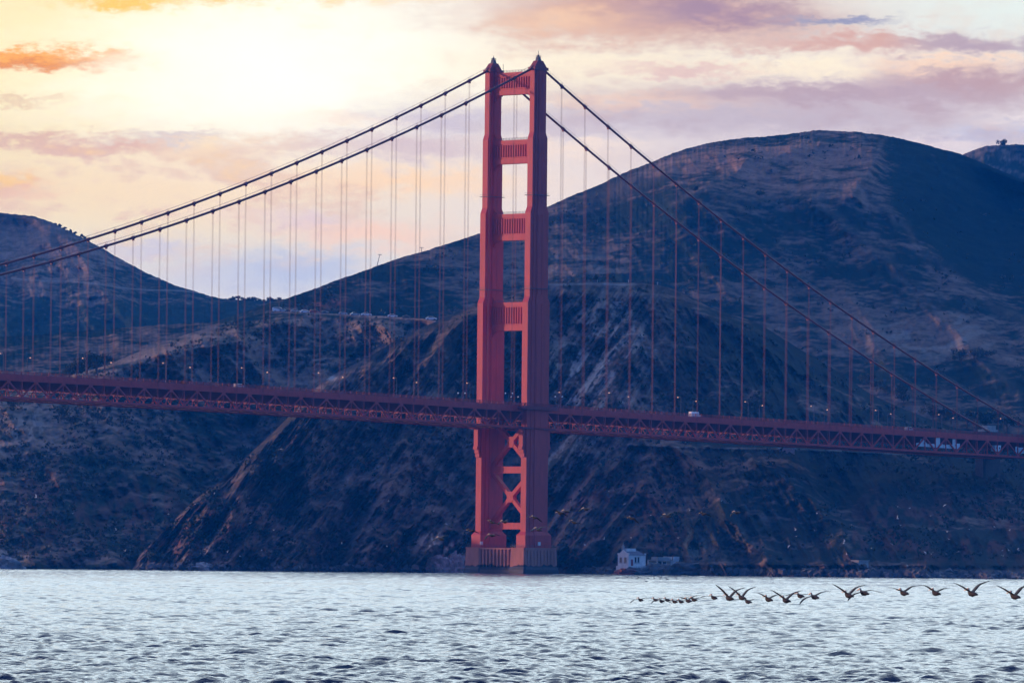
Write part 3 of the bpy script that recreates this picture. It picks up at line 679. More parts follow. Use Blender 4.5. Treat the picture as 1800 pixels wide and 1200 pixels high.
for e in (-1, 1):
    b = MB(); x0, x1 = sorted((e * 9.42, e * 12.9)); strip(b, rect(x0, x1, -.40, .22), SV); b.build('walkway', GREYC, bridge)
    f = MB(); x0, x1 = sorted((e * 12.92, e * 13.35)); strip(f, rect(x0, x1, -1.5, .25), SV); f.build('fascia_girder', ORANGE, bridge)
    r = MB(); xr = e * 13.1
    for z in (.42, 1.45): strip(r, rect(xr - .07, xr + .07, z, z + .13), SV)
    for s_ in ssamp(S0 * PAN, S1 * PAN, .62): r.box(xr - .03, xr + .03, -s_ - .11, -s_ + .11, deck_z(s_) + .3, deck_z(s_) + 1.45)
    for s_ in ssamp(S0 * PAN, S1 * PAN, PAN / 2): r.box(xr - .12, xr + .12, -s_ - .16, -s_ + .16, deck_z(s_) + .25, deck_z(s_) + 1.75)
    r.build('railing', ORANGE_D, bridge)
    # outboard walkway round the tower leg
    q = MB(); x0, x1 = sorted((e * 13.36, e * 17.6)); strip(q, rect(x0, x1, -1.3, .2), ssamp(-10.5, 10.5, 3)); 
    xr = e * 17.5; strip(q, rect(xr - .06, xr + .06, 1.3, 1.45), ssamp(-10.5, 10.5, 3))
    for s_ in ssamp(-10.5, 10.5, .7): q.box(xr - .05, xr + .05, -s_ - .12, -s_ + .12, deck_z(s_), deck_z(s_) + 1.35)
    strip(q, rect(*sorted((e * 13.36, e * 16.6)), -9.9, -9.2), ssamp(-10.5, 10.5, 3))
    q.build('tower_walkway', ORANGE_D, bridge)
# stiffening trusses
ZT, ZB = -1.95, -9.3
def tz(s_, d): return deck_z(s_) + d
for e in (1, -1):
    xx = e * 13.6; b = MB()
    spans = [(S0 * PAN, -PAN), (PAN, S1 * PAN)]
    for a, c_ in spans: strip(b, rect(xx - .38, xx + .38, ZT - .45, ZT + .45), ssamp(a, c_))
    tr = b.build('truss', ORANGE, bridge)                # the top chord carries the rest
    b = MB()
    for a, c_ in spans: strip(b, rect(xx - .38, xx + .38, ZB - .45, ZB + .45), ssamp(a, c_))
    b.build('bottom_chord', ORANGE, tr)
    web = MB()
    for i in range(S0, S1 + 1):
        if i == 0: continue
        s_ = i * PAN
        v = MB() if e > 0 else web
        w_ = .38 if e > 0 else .2
        v.bar((xx, -s_, tz(s_, ZB + .4)), (xx, -s_, tz(s_, ZT - .4)), w_, w_, (1, 0, 0))
        top = i % 2 != 0
        g_ = 1.25 if top else .95                         # gusset plate at the joint
        zc_ = ZT - .75 if top else ZB + .75
        v.add([(xx + .3 * e, -s_ + p_, tz(s_, zc_ + q_)) for p_, q_ in ((-g_, .35 if top else -.35), (g_, .35 if top else -.35), (g_*.45, -.75 if top else .75), (-g_*.45, -.75 if top else .75))] +
              [(xx + .16 * e, -s_ + p_, tz(s_, zc_ + q_)) for p_, q_ in ((-g_, .35 if top else -.35), (g_, .35 if top else -.35), (g_*.45, -.75 if top else .75), (-g_*.45, -.75 if top else .75))],
              [(0,1,2,3), (7,6,5,4), (0,4,5,1), (1,5,6,2), (2,6,7,3), (3,7,4,0)])
        if e > 0: v.build('vertical_post', ORANGE, tr)
        if i + 1 <= S1 and i + 1 != 0:
            s2 = s_ + PAN; d_ = MB() if e > 0 else web
            za, zb_ = (ZT - .5, ZB + .5) if top else (ZB + .5, ZT - .5)
            d_.bar((xx, -s_, tz(s_, za)), (xx, -s2, tz(s2, zb_)), .58 if e > 0 else .2, .58 if e > 0 else .2, (1, 0, 0))
            if e > 0: d_.build('diagonal', ORANGE, tr)
    if e < 0: o = web.build('web_members', ORANGE, tr); o['kind'] = 'stuff'
b = MB(); lb = MB(); cat = MB()
for i in range(S0, S1 + 1):
    s_ = i * PAN
    if i == 0: continue
    b.box(-13.2, 12.8, -s_ - .22, -s_ + .22, tz(s_, -5.4), tz(s_, -.5))
    b.bar((-13.2, -s_, tz(s_, -5.4)), (-9.5, -s_, tz(s_, ZB + .3)), .3, .3); b.bar((13.2, -s_, tz(s_, -5.4)), (9.5, -s_, tz(s_, ZB + .3)), .3, .3)
    lb.bar((-13.2, -s_, tz(s_, ZB)), (13.2, -s_, tz(s_, ZB)), .45, .5)
    if i < S1:
        s2 = s_ + PAN
        for a, c_ in ((-13.2, 0), (0, 13.2), (0, -13.2), (13.2, 0)): lb.bar((a, -s_, tz(s_, ZB)), (c_, -s2, tz(s2, ZB)), .35, .4)
for xq in (-7.5, -4.5, -1.5, 1.5, 4.5, 7.5): strip(b, rect(xq - .18, xq + .18, -1.9, -.46), SV)
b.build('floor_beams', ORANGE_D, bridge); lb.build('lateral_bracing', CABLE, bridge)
for xq in (-9.0, 9.0): strip(cat, rect(xq - .5, xq + .5, ZB + 2.3, ZB + 2.45), SV); strip(cat, rect(xq - .05, xq + .05, ZB + 3.3, ZB + 3.4), SV)
cat.build('inspection_catwalk', STEEL, bridge)

# cables and suspenders ------------------------------------------------------
proto = None
for e in (1, -1):
    xx = e * LEGX
    ss = list(np.arange(-347, 415, 7.62)); ss = sorted(set([s_ for s_ in ss if abs(s_) > 5] + [-5, -3, -1.5, 0, 1.5, 3, 5]))
    zc = lambda s_: cable_z(s_) if abs(s_) > 4 else 226.0 - .018 * s_ * s_ - .3 * abs(s_) * .3
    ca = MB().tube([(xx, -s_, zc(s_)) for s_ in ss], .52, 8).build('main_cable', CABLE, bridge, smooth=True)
    hr = MB()
    for q in (-.45, .45): hr.tube([(xx + q, -s_, zc(s_) + 1.5) for s_ in ss if abs(s_) > 4], .035, 4)
    hr.build('hand_rope', STEEL, ca)
    for k in range(-22, 28):
        if k == 0: continue
        s_ = k * 15.24; z = cable_z(s_); dzb = deck_z(s_) - 1.6
        sl = (cable_z(s_ + 1) - cable_z(s_ - 1)) / 2
        cbm = MB().tube([(xx, -s_ + .75, z - .75 * sl), (xx, -s_ - .75, z + .75 * sl)], .72, 8); cbm.box(xx - .5, xx + .5, -s_ - .3, -s_ + .3, z - 1.25, z - .4)
        for q in (-.45, .45): cbm.bar((xx + q, -s_, z), (xx + q, -s_, z + 1.55), .08, .08)
        cbm.build('cable_band', CABLE, ca)
        if z - dzb < 3: continue
        sp_ = MB()
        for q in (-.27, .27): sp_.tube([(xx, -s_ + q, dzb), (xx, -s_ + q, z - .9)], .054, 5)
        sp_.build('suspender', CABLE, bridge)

# things on the bridge --------------------------------------------------------
def lamp(e, s_, lit):
    r = empty('street_lamp', bl(e * 12.6, -s_, deck_z(s_) + .22), -PHI)
    MB().tube([(0, 0, 0), (0, 0, .9), (0, 0, 1.0), (0, 0, 8.2)], [.24, .24, .15, .11], 6).tube([(0, 0, 8.1), (-e * .5, 0, 8.55), (-e * 1.7, 0, 8.6)], .09, 5).build('pole', STEEL, r)
    h = MB().prism([(-.25, -.3), (.25, -.3), (.25, .3), (-.25, .3)], 8.3, 8.72, [(-.14, -.15), (.14, -.15), (.14, .15), (-.14, .15)])
    h.v = [(x - e * 1.9, y, z) for x, y, z in h.v]; h.build('lamp_head', LAMPGLOW, r)
    return r
LG = 'lamps along the bridge deck'
E_LAB = 'dark bent lamp post with an amber light on the near side of the bridge deck'
W_LAB = 'dark bent lamp post with an amber light on the far side of the bridge deck'
for e, s0, lab in ((1, 40, E_LAB), (-1, 40, W_LAB)):
    for k in range(-8, 8):
        s_ = s0 + k * 45.72 + (0 if e > 0 else 10)
        if abs(s_) < 9 or s_ < -335 or s_ > 345: continue
        tag(lamp(e, s_, True), lab, 'street lamp', LG)
for e, s_, lab in ((1, 15, 'twin cool white lamp post just left of the tower on the near deck edge'), (-1, 20, 'twin cool white lamp post just left of the tower on the far deck edge'), (1, -17, 'twin cool white lamp post just right of the tower on the near deck edge'), (-1, -14, 'twin cool white lamp post just right of the tower on the far deck edge')):
    r = empty('twin_lamp', bl(e * 12.2, -s_, deck_z(s_) + .22), -PHI); tag(r, lab, 'street lamp')
    MB().tube([(0, 0, 0), (0, 0, 5.4)], [.12, .08], 6).bar((-1.1, -1.1, 5.3), (1.1, 1.1, 5.3), .1, .1).build('pole', STEEL, r)
    for q in (-1, 1): 
        MB().tube([(q * 1.1, q * 1.1, 5.05), (q * 1.1, q * 1.1, 5.5)], [.34, .2], 6).build('lamp_head', LAMPW, r)
for sx, lab in ((-1, 'pale square sign box on the far pedestal at the tower foot'), (1, 'pale square sign box on the near pedestal at the tower foot')):
    r = empty('sign_box', bl(sx * LEGX + (4.3 if sx > 0 else 3.9), -1.0 if sx > 0 else -8.7, 11.7), -PHI); tag(r, lab, 'sign box')
    MB().tube([(0, 0, 0), (0, 0, 1.2)], .07, 5).build('post', STEEL, r); MB().box(-.2, .2, -.75, .75, 1.0, 2.6).build('box', WHITE, r)
# ------------------------------------------------------------------ plants
import bmesh
def crown(mb, c, rx, rz, n, leaf, r):
    lumps = [(Vector(c) + Vector((r.normal(0, .42) * rx, r.normal(0, .42) * rx, r.uniform(-.5, .5) * rz)), r.uniform(.35, .6)) for _ in range(7)]
    for i in range(n):
        lc, lr = lumps[int(r.integers(7))]; v = Vector(r.normal(0, 1, 3)).normalized() * lr * (r.random() ** .33)
        p = lc + Vector((v.x * rx, v.y * rx, v.z * rz))
        a = Vector(r.normal(0, 1, 3)).normalized(); b = a.cross(Vector(r.normal(0, 1, 3))).normalized(); s_ = leaf * r.uniform(.5, 1.2)
        mb.add([p - a*s_ - b*s_*.6, p + a*s_ - b*s_*.5, p + a*s_*.8 + b*s_*.6, p - a*s_*.7 + b*s_*.7], [(0, 1, 2, 3)])
LEAF2 = mat('leaves_olive', (.045, .055, .028), .8, noise_scale=.3, noise_amt=.3)
def tree(pos, h, w, label, seed, lean=0., group=None, m=None):
    r = np.random.default_rng(seed); t = empty('tree', pos); tag(t, label, 'tree', group)
    k = MB(); k.tube([(0, 0, -.6), (lean * h * .2, 0, h * .3), (lean * h * .5, .1, h * .7)], [h*.045, h*.035, h*.015], 6)
    for a in range(4):
        q = a * 1.57 + r.random(); k.tube([(lean*h*.25, 0, h*(.25+.08*a)), (lean*h*.4 + math.cos(q)*w*.28, math.sin(q)*w*.28, h*(.5+.08*a))], [h*.022, h*.008], 5)
    k.build('trunk', BARK, t)
    c = MB(); crown(c, (lean * h * .5, 0, h * .6), w / 2, h * .42, 420, max(.32, h * .055), r); c.build('crown', m or LEAF, t)
    return t
def on(h, x, y, back=0.0):
    p = h.point(x, y); s_ = (p[1] + back) / p[1]; return (float(p[0] * s_), float(p[1] + back), float(p[2]))
def top(h, x, back=2.0, dz_=0.): 
    p = unproj(x, h.ys(x), h.ds(x)); s_ = (p[1] + back) / p[1]; return (float(p[0] * s_), float(p[1] + back), float(p[2] + dz_))
tree(top(HC, 1762, 2, -3.2), 9.6, 8.2, 'round dark tree standing alone on the far right skyline', 1, .12)
for i, (x, h, w, lab) in enumerate(((122, 7, 8, 'leftmost dark tree of the grove above the left part of the deck'), (137, 11, 10, 'tall dark tree second from the left in the grove above the deck'),
        (153, 12, 11, 'tallest broad dark tree in the middle of the grove above the deck'), (170, 10.5, 10, 'dark tree just right of the tallest one in the grove above the deck'), (184, 8, 8, 'rightmost dark tree of the grove, touching the bare grassy slope'))):
    tree(on(HG, x, HG.ys(x) + 6 + 4 * (i % 2)), h, w, lab, 10 + i, group='grove above the left part of the deck')
for i, (x, y, h, w, lab) in enumerate(((20, 720, 7, 10, 'dark bushy tree under the deck at the left edge'), (108, 738, 8, 9, 'dark bushy tree under the deck beside the pale crag'), (125, 748, 7, 9, 'low dark tree right below the tree beside the pale crag'), (172, 744, 6, 8, 'small dark tree under the deck, right of the bare grass patch'))):
    tree(on(HG, x, y), h, w, lab, 30 + i, group='trees under the left part of the deck')
for i in range(13):
    x = 405 + i * 7.3 + 2 * math.sin(i * 5); tree(top(HA, x, 2, -1.9), 3.4 + 1.6 * abs(math.sin(i * 2.3)), 4.2, 'small dark tree in the row along the saddle between the two skyline hills', 50 + i, group='trees along the saddle')
for i in range(7):
    x = 96 + i * 9 + 3 * math.sin(i * 3); tree(top(HA, x, 2, -1.5), 3.2 + abs(math.sin(i * 1.7)), 3.6, 'small dark shrubby tree on the skyline of the far left hill', 70 + i, group='shrubby trees on the left skyline')
for i, (x, y, h, w, lab) in enumerate(((1263, 408, 6, 5.5, 'dark round tree alone on the open slope between the two right cables'), (1222, 338, 4, 5, 'small dark tree high on the big hill near its left shoulder'),
        (1335, 346, 4, 6, 'low dark tree by the pale spur below the summit of the big hill'))):
    tree(on(HB, x, y), h, w, lab, 90 + i)
for i, (x, y, h, w) in enumerate(((1522, 676, 7, 9), (1540, 688, 7, 9), (1556, 694, 6, 9), (1585, 702, 9, 8), (1588, 712, 8, 8), (1640, 738, 9, 10), (1655, 742, 10, 11), (1672, 745, 9, 11), (1700, 752, 11, 12), (1716, 755, 12, 12), (1733, 756, 12, 12), (1770, 764, 12, 11), (1690, 640, 9, 13), (1712, 636, 8, 12), (1735, 632, 8, 12))):
    tree(on(HB, x, y), h, w, 'dark bushy tree below the thick right cable, above the right part of the deck' if i < 12 else 'dark bushy tree in the clump high on the slope at the far right', 110 + i, group='trees above the right part of the deck' if i < 12 else 'clump high on the right slope')

def shrubs(h, n, label, seed, y0, y1, x0, x1, size, m, thresh):
    """chaparral bushes scattered over a hillside: one mass nobody could count"""
    r = np.random.default_rng(seed); x = r.uniform(x0, x1, n); t = r.uniform(0, 1, n); ys = h.ys(x); yb = np.minimum(h.yb(x) - 22, y1)
    y = np.maximum(ys + 5, y0) + (yb - np.maximum(ys + 5, y0)) * t; ok = yb > ys + 9
    ok &= fbm(x / 70, y / 45, 4, seed) + .6 * fbm(x / 16, y / 12, 3, seed + 1) > thresh
    x, y = x[ok], y[ok]; P = h.point(x, y); k = len(x); Q = 7
    s_ = size * r.uniform(.4, 1.3, k)
    c = P[:, None, :] + r.normal(0, 1, (k, Q, 3)) * np.array([.55, .45, .35]) * s_[:, None, None] + np.array([0, 0, .35]) * s_[:, None, None]
    a = r.normal(0, 1, (k, Q, 3)); a /= np.linalg.norm(a, axis=-1, keepdims=True); b = np.cross(a, r.normal(0, 1, (k, Q, 3))); b /= np.linalg.norm(b, axis=-1, keepdims=True)
    q = (s_ * .42)[:, None, None]
    V = np.stack([c - a*q - b*q*.7, c + a*q - b*q*.5, c + a*q*.7 + b*q*.7, c - a*q*.6 + b*q*.8], 2).reshape(-1, 3); n4 = len(V)
    me = bpy.data.meshes.new('chaparral'); me.vertices.add(n4); me.vertices.foreach_set('co', V.astype(np.float32).ravel()); me.loops.add(n4); me.loops.foreach_set('vertex_index', np.arange(n4, dtype=np.int32))
    me.polygons.add(n4 // 4); me.polygons.foreach_set('loop_start', np.arange(0, n4, 4, dtype=np.int32)); me.update(calc_edges=True); me.materials.append(m)
    o = bpy.data.objects.new('chaparral', me); COL.objects.link(o); tag(o, label, 'shrubs', kind='stuff')
shrubs(HF, 5000, 'low dark scrub growing over the rocky headland', 201, 0, 985, 260, 1800, 1.6, LEAF, .08)
shrubs(HG, 5000, 'dense dark scrub covering the valley side at the left', 202, 0, 985, -20, 800, 1.6, LEAF2, -.12)
shrubs(HB, 2600, 'dark scrub patches on the big rounded hill', 203, 0, 760, 510, 1820, 1.7, LEAF2, .15)

# ------------------------------------------------------------------ rocks
def rock(name, pos, size, m, label, seed, sub=3, group=None, cat='rock'):
    bm = bmesh.new(); bmesh.ops.create_icosphere(bm, subdivisions=sub, radius=1)
    for v in bm.verts:
        c = np.array(v.co); n = float(fbm(np.array(c[0] * 1.4 + seed), np.array(c[1] * 1.4 + c[2] * 1.9), 4, seed)); n2 = float(fbm(np.array(c[2] * 3 + seed), np.array(c[0] * 3 - c[1] * 3), 3, seed + 4, ridged=True))
        v.co = Vector((c[0] * size[0], c[1] * size[1], c[2] * size[2])) * (1 + .55 * n + .30 * n2)
    me = bpy.data.meshes.new(name); bm.to_mesh(me); bm.free(); me.materials.append(m)
    o = bpy.data.objects.new(name, me); COL.objects.link(o); o.location = pos; return tag(o, label, cat, group)
def W(px, py, d, z=None):
    p = unproj(px, py, d)
    return (float(p[0]), float(p[1]), float(p[2]) if z is None else z)
rock('rock', W(1097, 1006, 2974, 0.0), (5.0, 5, 2.5), REDROCK, 'red brown rock at the waterline under the white lighthouse', 3, 4)
rock('rock', W(1122, 1008, 2980, -.3), (6.5, 6, 3.2), GREYROCK, 'dark rock at the waterline under the right half of the lighthouse', 5, 4)
rock('rock', W(1150, 1008, 2982, 0), (5.5, 5, 4.2), GREYROCK, 'dark rock in the water in front of the ruined shed', 6, 3)
rock('rock', W(1172, 1008, 2982, 0), (5, 5, 4.4), GREYROCK, 'dark rock below the right end of the ruined shed', 7, 3)
rock('rock', W(1208, 1000, 2986, 2.2), (7.5, 5, 3.2), GREYROCK, 'grey rubble mound right of the ruined shed', 8, 3)
rock('rock', W(800, 1000, 3050, 1.0), (4.0, 4, 8.0), PALEROCK, 'pale crag at the waterline left of the tower pier', 9, 4)
rock('rock', W(768, 1001, 3048, .5), (5.0, 4, 6.4), PALEROCK, 'low pale rock further left of the tower pier', 10, 4)
rock('rock', W(6, 992, 2950, 1.0), (7, 5, 5), PALEROCK, 'pale grey rock at the shore on the left edge', 11, 4)
rock('rock', W(360, 994, 2990, .2), (5, 4, 3), PALEROCK, 'pale shore rock below the long diagonal spur', 12, 4)
def riprap(n, x0, x1, label, seed, size, m, y0=999, y1=1019):
    r = np.random.default_rng(seed); mb = MB()
    for i in range(n):
        x = r.uniform(x0, x1); y = r.uniform(y0, y1) + (x - 900) * .0098; p = HF.point(x, y) if x > 250 else HG.point(x, y - 6)
        if p[2] < -.6: continue
        s_ = size * r.uniform(.5, 1.3); bm = [Vector(r.normal(0, 1, 3)).normalized() * s_ * r.uniform(.6, 1.1) for _ in range(1)]
        a = Matrix.Rotation(r.random() * 6, 3, Vector(r.normal(0, 1, 3)).normalized()); q = [a @ Vector((i_ * s_ * r.uniform(.5, .9), j_ * s_ * r.uniform(.5, .9), k_ * s_ * r.uniform(.4, .7))) + Vector(p) + Vector((0, -.4 * s_, .2 * s_)) for i_ in (-1, 1) for j_ in (-1, 1) for k_ in (-1, 1)]
        mb.add(q, [(0, 1, 3, 2), (4, 6, 7, 5), (0, 4, 5, 1), (2, 3, 7, 6), (0, 2, 6, 4), (1, 5, 7, 3)])
    o = mb.build('riprap', m); tag(o, label, 'riprap', kind='stuff')
riprap(900, 1190, 1830, 'line of broken grey boulders along the right shore', 21, 1.5, GREYROCK)
riprap(260, 240, 820, 'scattered boulders along the foot of the cliffs left of the tower', 22, 1.4, GREYROCK, 999, 1008)
riprap(120, 970, 1080, 'scattered boulders between the pier and the lighthouse rock', 23, 1.4, GREYROCK, 1000, 1011)

# ------------------------------------------------------------------ buildings
lh = empty('lighthouse_building', W(1104.5, 994, 2978), -PHI); tag(lh, 'old white fog signal lighthouse building on a rock at the waterline', 'building')
w = MB(); w.box(-6.4, 0, 0, 11.2, 0, 4.9); w.add([(-6.4, 0, 4.9), (0, 0, 4.9), (-3.2, 0, 7.2), (-6.4, .4, 4.9), (0, .4, 4.9), (-3.2, .4, 7.2)], [(0, 1, 2), (5, 4, 3), (0, 2, 5, 3), (1, 4, 5, 2)])
w.box(-6.55, -5.9, -.12, .5, 4.9, 5.6); w.box(-.5, .15, -.12, .5, 4.9, 5.6); w.box(-.45, .15, 10.7, 11.3, 4.9, 5.6); w.build('wall', WHITE, lh)
rf = MB().add([(-6.7, .45, 4.75), (.3, .45, 4.75), (.3, 11.4, 4.75), (-6.7, 11.4, 4.75), (-3.2, .45, 7.0), (-3.2, 8.6, 7.0)], [(0, 3, 5, 4), (1, 4, 5, 2), (3, 2, 5), (3, 0, 1, 2), (0, 4, 1)]).build('roof', ROOF, lh)
MB().box(-4.0, -2.3, 1.2, 7.2, 6.3, 7.7).build('roof_parapet', WHITE, rf)
MB().box(-4.4, -3.3, .2, 1.1, 6.6, 8.6).tube([(-3.85, .65, 8.6), (-3.85, .65, 9.4)], .35, 6).tube([(-3.85, .65, 9.4), (-3.85, .65, 10.4)], .12, 5).box(-4.5, -3.2, .1, 1.2, 8.6, 8.75).build('chimney', GREYC, rf)
for x in (-4.6, -1.8):
    f = MB().box(x - .75, x + .75, -.08, 0, 1.4, 3.8).box(x - .9, x + .9, -.16, .0, 1.15, 1.4).build('window', GREYC, lh); MB().box(x - .58, x + .58, -.12, -.08, 1.55, 3.65).build('pane', GLASS, f)
for y in (4.6, 6.5):
    f = MB().box(0, .08, y - .55, y + .55, 1.5, 4.0).box(0, .16, y - .7, y + .7, 1.25, 1.5).build('window', GREYC, lh); MB().box(.08, .12, y - .42, y + .42, 1.65, 3.85).build('pane', GLASS, f)
MB().box(0, .10, 1.6, 3.0, .1, 2.9).build('door', ORANGE_D, lh)
fb = MB().box(-7.0, .5, -.5, 11.8, -1.9, -.02).box(-7.2, .7, -.7, 12.0, -3.4, -1.9)
for y in np.linspace(.5, 11, 8): fb.box(.5, .8, y - .3, y + .3, -1.9, -.02)
fb.build('stone_foundation', WHITE, lh)
sh = empty('ruined_shed', W(1147, 998, 2992), -PHI); tag(sh, 'low ruined flat roofed shed beside the white lighthouse building', 'shed')
MB().box(-3, 3, 0, 9.5, 3.3, 3.8).box(-2.2, 2, 1.5, 9, 3.8, 5.0).build('roof', GREYC, sh)
b_ = MB().box(-3, -2.6, 0, 9.5, 0, 3.3)
for y in (0, 3, 6, 9.1): b_.box(2.4, 2.8, y, y + .4, 0, 3.3)
b_.build('wall', WHITE, sh); MB().box(-3, 2, 10.2, 10.6, 0, 5.2).box(-3, 3, 10.6, 14.0, -.3, 3.6).box(2.6, 3.1, 10.4, 14.2, 3.6, 5.2).build('end_wall', WHITE, sh)
MB().box(3.2, 3.6, -6, 3.0, -.2, 1.7).box(3.2, 3.7, 3, 6.2, -1.8, 1.9).build('low_wall', WHITE, sh)
MB().box(2.80, 2.86, .5, 2.9, 0, 3.0).box(2.80, 2.86, 3.5, 5.9, 0, 3.0).build('opening', GLASS, sh)
def block(name, px, py, h, size, label, cat, m, roofm=None, wins=0, d=None, rz=-PHI):
    p = on(h, px, py, 3.0) if d is None else W(px, py, d); o = empty(name, p, rz); tag(o, label, cat); sx, sy, sz = size
    MB().box(-sx/2 - .1, sx/2 + .1, -sy/2 - .1, sy/2 + .1, -9, -.25).build('foundation', CONC_D, o)
    MB().box(-sx/2, sx/2, -sy/2, sy/2, -.25, sz).box(-sx/2 - .15, sx/2 + .15, -sy/2 - .15, sy/2 + .15, sz - .5, sz - .2).build('wall', m, o)
    MB().box(-sx/2 - .3, sx/2 + .3, -sy/2 - .3, sy/2 + .3, sz, sz + .35).build('roof', roofm or m, o)
    for i in range(wins):
        y = -sy/2 + sy * (i + .5) / wins; f = MB().box(sx/2, sx/2 + .1, y - .75, y + .75, sz * .4, sz * .8).build('window', GREYC, o); MB().box(sx/2 + .1, sx/2 + .14, y - .6, y + .6, sz * .44, sz * .76).build('pane', GLASS, f)
    return o
block('concrete_hut', 1512, 996, HF, (4, 6.5, 2.6), 'small square concrete hut beside the right shore road', 'hut', GREYC)
block('battery_bunker', 1090, 537, HF, (4, 7, 1.6), 'upper grey concrete gun battery block under the viewpoint', 'bunker', GREYC, wins=3)
block('battery_bunker', 1102, 541, HF, (4, 8, 2.2), 'lower grey concrete gun battery block just below the first', 'bunker', GREYC, wins=4)
block('retaining_wall', 1383, 797, HF, (2, 9, 2.4), 'short pale concrete wall on the slope just under the deck', 'wall', GREYC)
def sheeting(outline, label):
    """white work sheeting hung inside the near truss; outline in metres (north of the tower, below the roadway)"""
    c = outline[0][0]; o = empty('work_sheeting', bl(12.96, c, deck_z(-c)), -PHI); tag(o, label, 'sheeting', 'white sheeting hung in the truss')
    q = [(y - c, z - .0208 * (y - c)) for y, z in outline]; n = len(q)
    MB().add([(.10, y, z) for y, z in q] + [(0, y, z) for y, z in q], [tuple(range(n)), tuple(range(2*n - 1, n - 1, -1))] + [(i, n + i, n + (i+1) % n, (i+1) % n) for i in range(n)]).build('sheet', WHITE2, o)
    p = MB()
    for y, z in q: p.bar((.05, y, z), (.05, y, -9.0), .12, .12)
    p.build('scaffold_pole', STEEL, o)
sheeting([(261, -7.0), (293, -7.2), (293, -4.6), (290.6, -4.6), (290.6, -2.6), (287.4, -2.6), (287.4, -5.2), (281, -5.5), (278.4, -5.0), (278.4, -2.4), (274.8, -2.4), (274.8, -5.4), (269, -5.6), (266, -3.4), (264.5, -3.4), (263.5, -5.2), (261, -5.6)], 'broken white sheeting with two tall strips hung in the truss, right of the hill trees')
sheeting([(334, -7.4), (358, -7.6), (358, -4.6), (352, -4.8), (351, -5.8), (346, -5.6), (345, -4.5), (337, -4.7), (335.5, -4.2), (334, -4.6)], 'long white sheeting in the truss at the right edge')
hut = empty('work_hut', bl(12.0, 319, deck_z(-319)), -PHI); tag(hut, 'small white work hut with two dark windows hung in the truss', 'hut')
MB().box(-1.6, 1.05, 0, 4.4, -7.2, -4.4).build('wall', WHITE2, hut); MB().box(-1.7, 1.12, -.1, 4.5, -4.4, -4.2).build('roof', GREYC, hut)
for y in (.9, 2.9): MB().box(1.05, 1.10, y, y + .8, -6.0, -5.2).build('window', GLASS, hut)
for sx, lab in ((-1, 'far grey concrete bridge pylon at the right end of the deck'), (1, 'near grey concrete bridge pylon at the right end of the deck')):
    o = empty('bridge_pylon', bl(sx * 16.6, 349, 0), -PHI); tag(o, lab, 'pylon')
    MB().box(-2.4, 2.4, -6.5, 6.5, 5, 70.2).box(-2.7, -2.4, -5.0, 5.0, 5, 69.0).box(2.4, 2.7, -5.0, 5.0, 5, 69.0).build('shaft', CONC_D, o)  # darkness below deck level is put into the shaft colour
    MB().box(-2.2, 2.2, -5.0, 5.0, 70.2, 71.3).box(-1.8, 1.8, -2.6, 3.8, 71.3, 73.2).build('cap', GREYC, o)

# ------------------------------------------------------------------ poles and masts
def pole(pos, h, arms, lean, label):
    o = empty('utility_pole', pos); tag(o, label, 'pole'); MB().tube([(0, 0, -1), (lean * h, 0, h)], [.28, .18], 6).build('shaft', STEEL, o)
    k = MB()
    for z in arms: k.bar((lean * z - 1.3, 0, z), (lean * z + 1.3, 0, z), .28, .28)
    k.build('cross_arm', STEEL, o)
pole(top(HG, 490.5, 6, -1), 9.0, (8.6,), 0, 'wooden utility pole beside the parked cars on the road ridge')
pole(top(HB, 661, 3, -1), 8.6, (8.3,), .27, 'leaning mast on the skyline left of the tower')
pole(top(HB, 741, 3, -2.4), 5.4, (5.2,), 0, 'short pole on the skyline halfway between leaning mast and tower')

# ------------------------------------------------------------------ vehicles
CARP = {n: mat('car_paint_' + n, c, .35, spec=.5) for n, c in (('white', (.80, .80, .80)), ('silver', (.42, .43, .45)), ('red', (.35, .05, .04)), ('dark', (.05, .055, .06)))}
TYRE = mat('tyre_rubber', (.02, .02, .02), .9)
def loft(mb, secs, close=True):
    n = len(secs[0]); vs = [p for s_ in secs for p in s_]; fs = []
    for i in range(len(secs) - 1):
        for k in range(n): fs.append((i*n+k, i*n+(k+1) % n, (i+1)*n+(k+1) % n, (i+1)*n+k))
    if close: fs += [tuple(range(n - 1, -1, -1)), tuple(range((len(secs)-1)*n, len(secs)*n))]
    mb.add(vs, fs)
def sidecut(outline, hw, tuck=.86):
    """car side profile (x, z) -> closed shell with tucked-in roof"""
    zm = max(z for _, z in outline); mb = MB(); secs = []
    for y, k in ((-hw, 1), (-hw * .8, 0), (hw * .8, 0), (hw, 1)):
        secs.append([(x, y * (1 if z < .9 else tuck), z - (.04 if k and z > .9 else 0)) for x, z in outline])
    loft(mb, secs); return mb
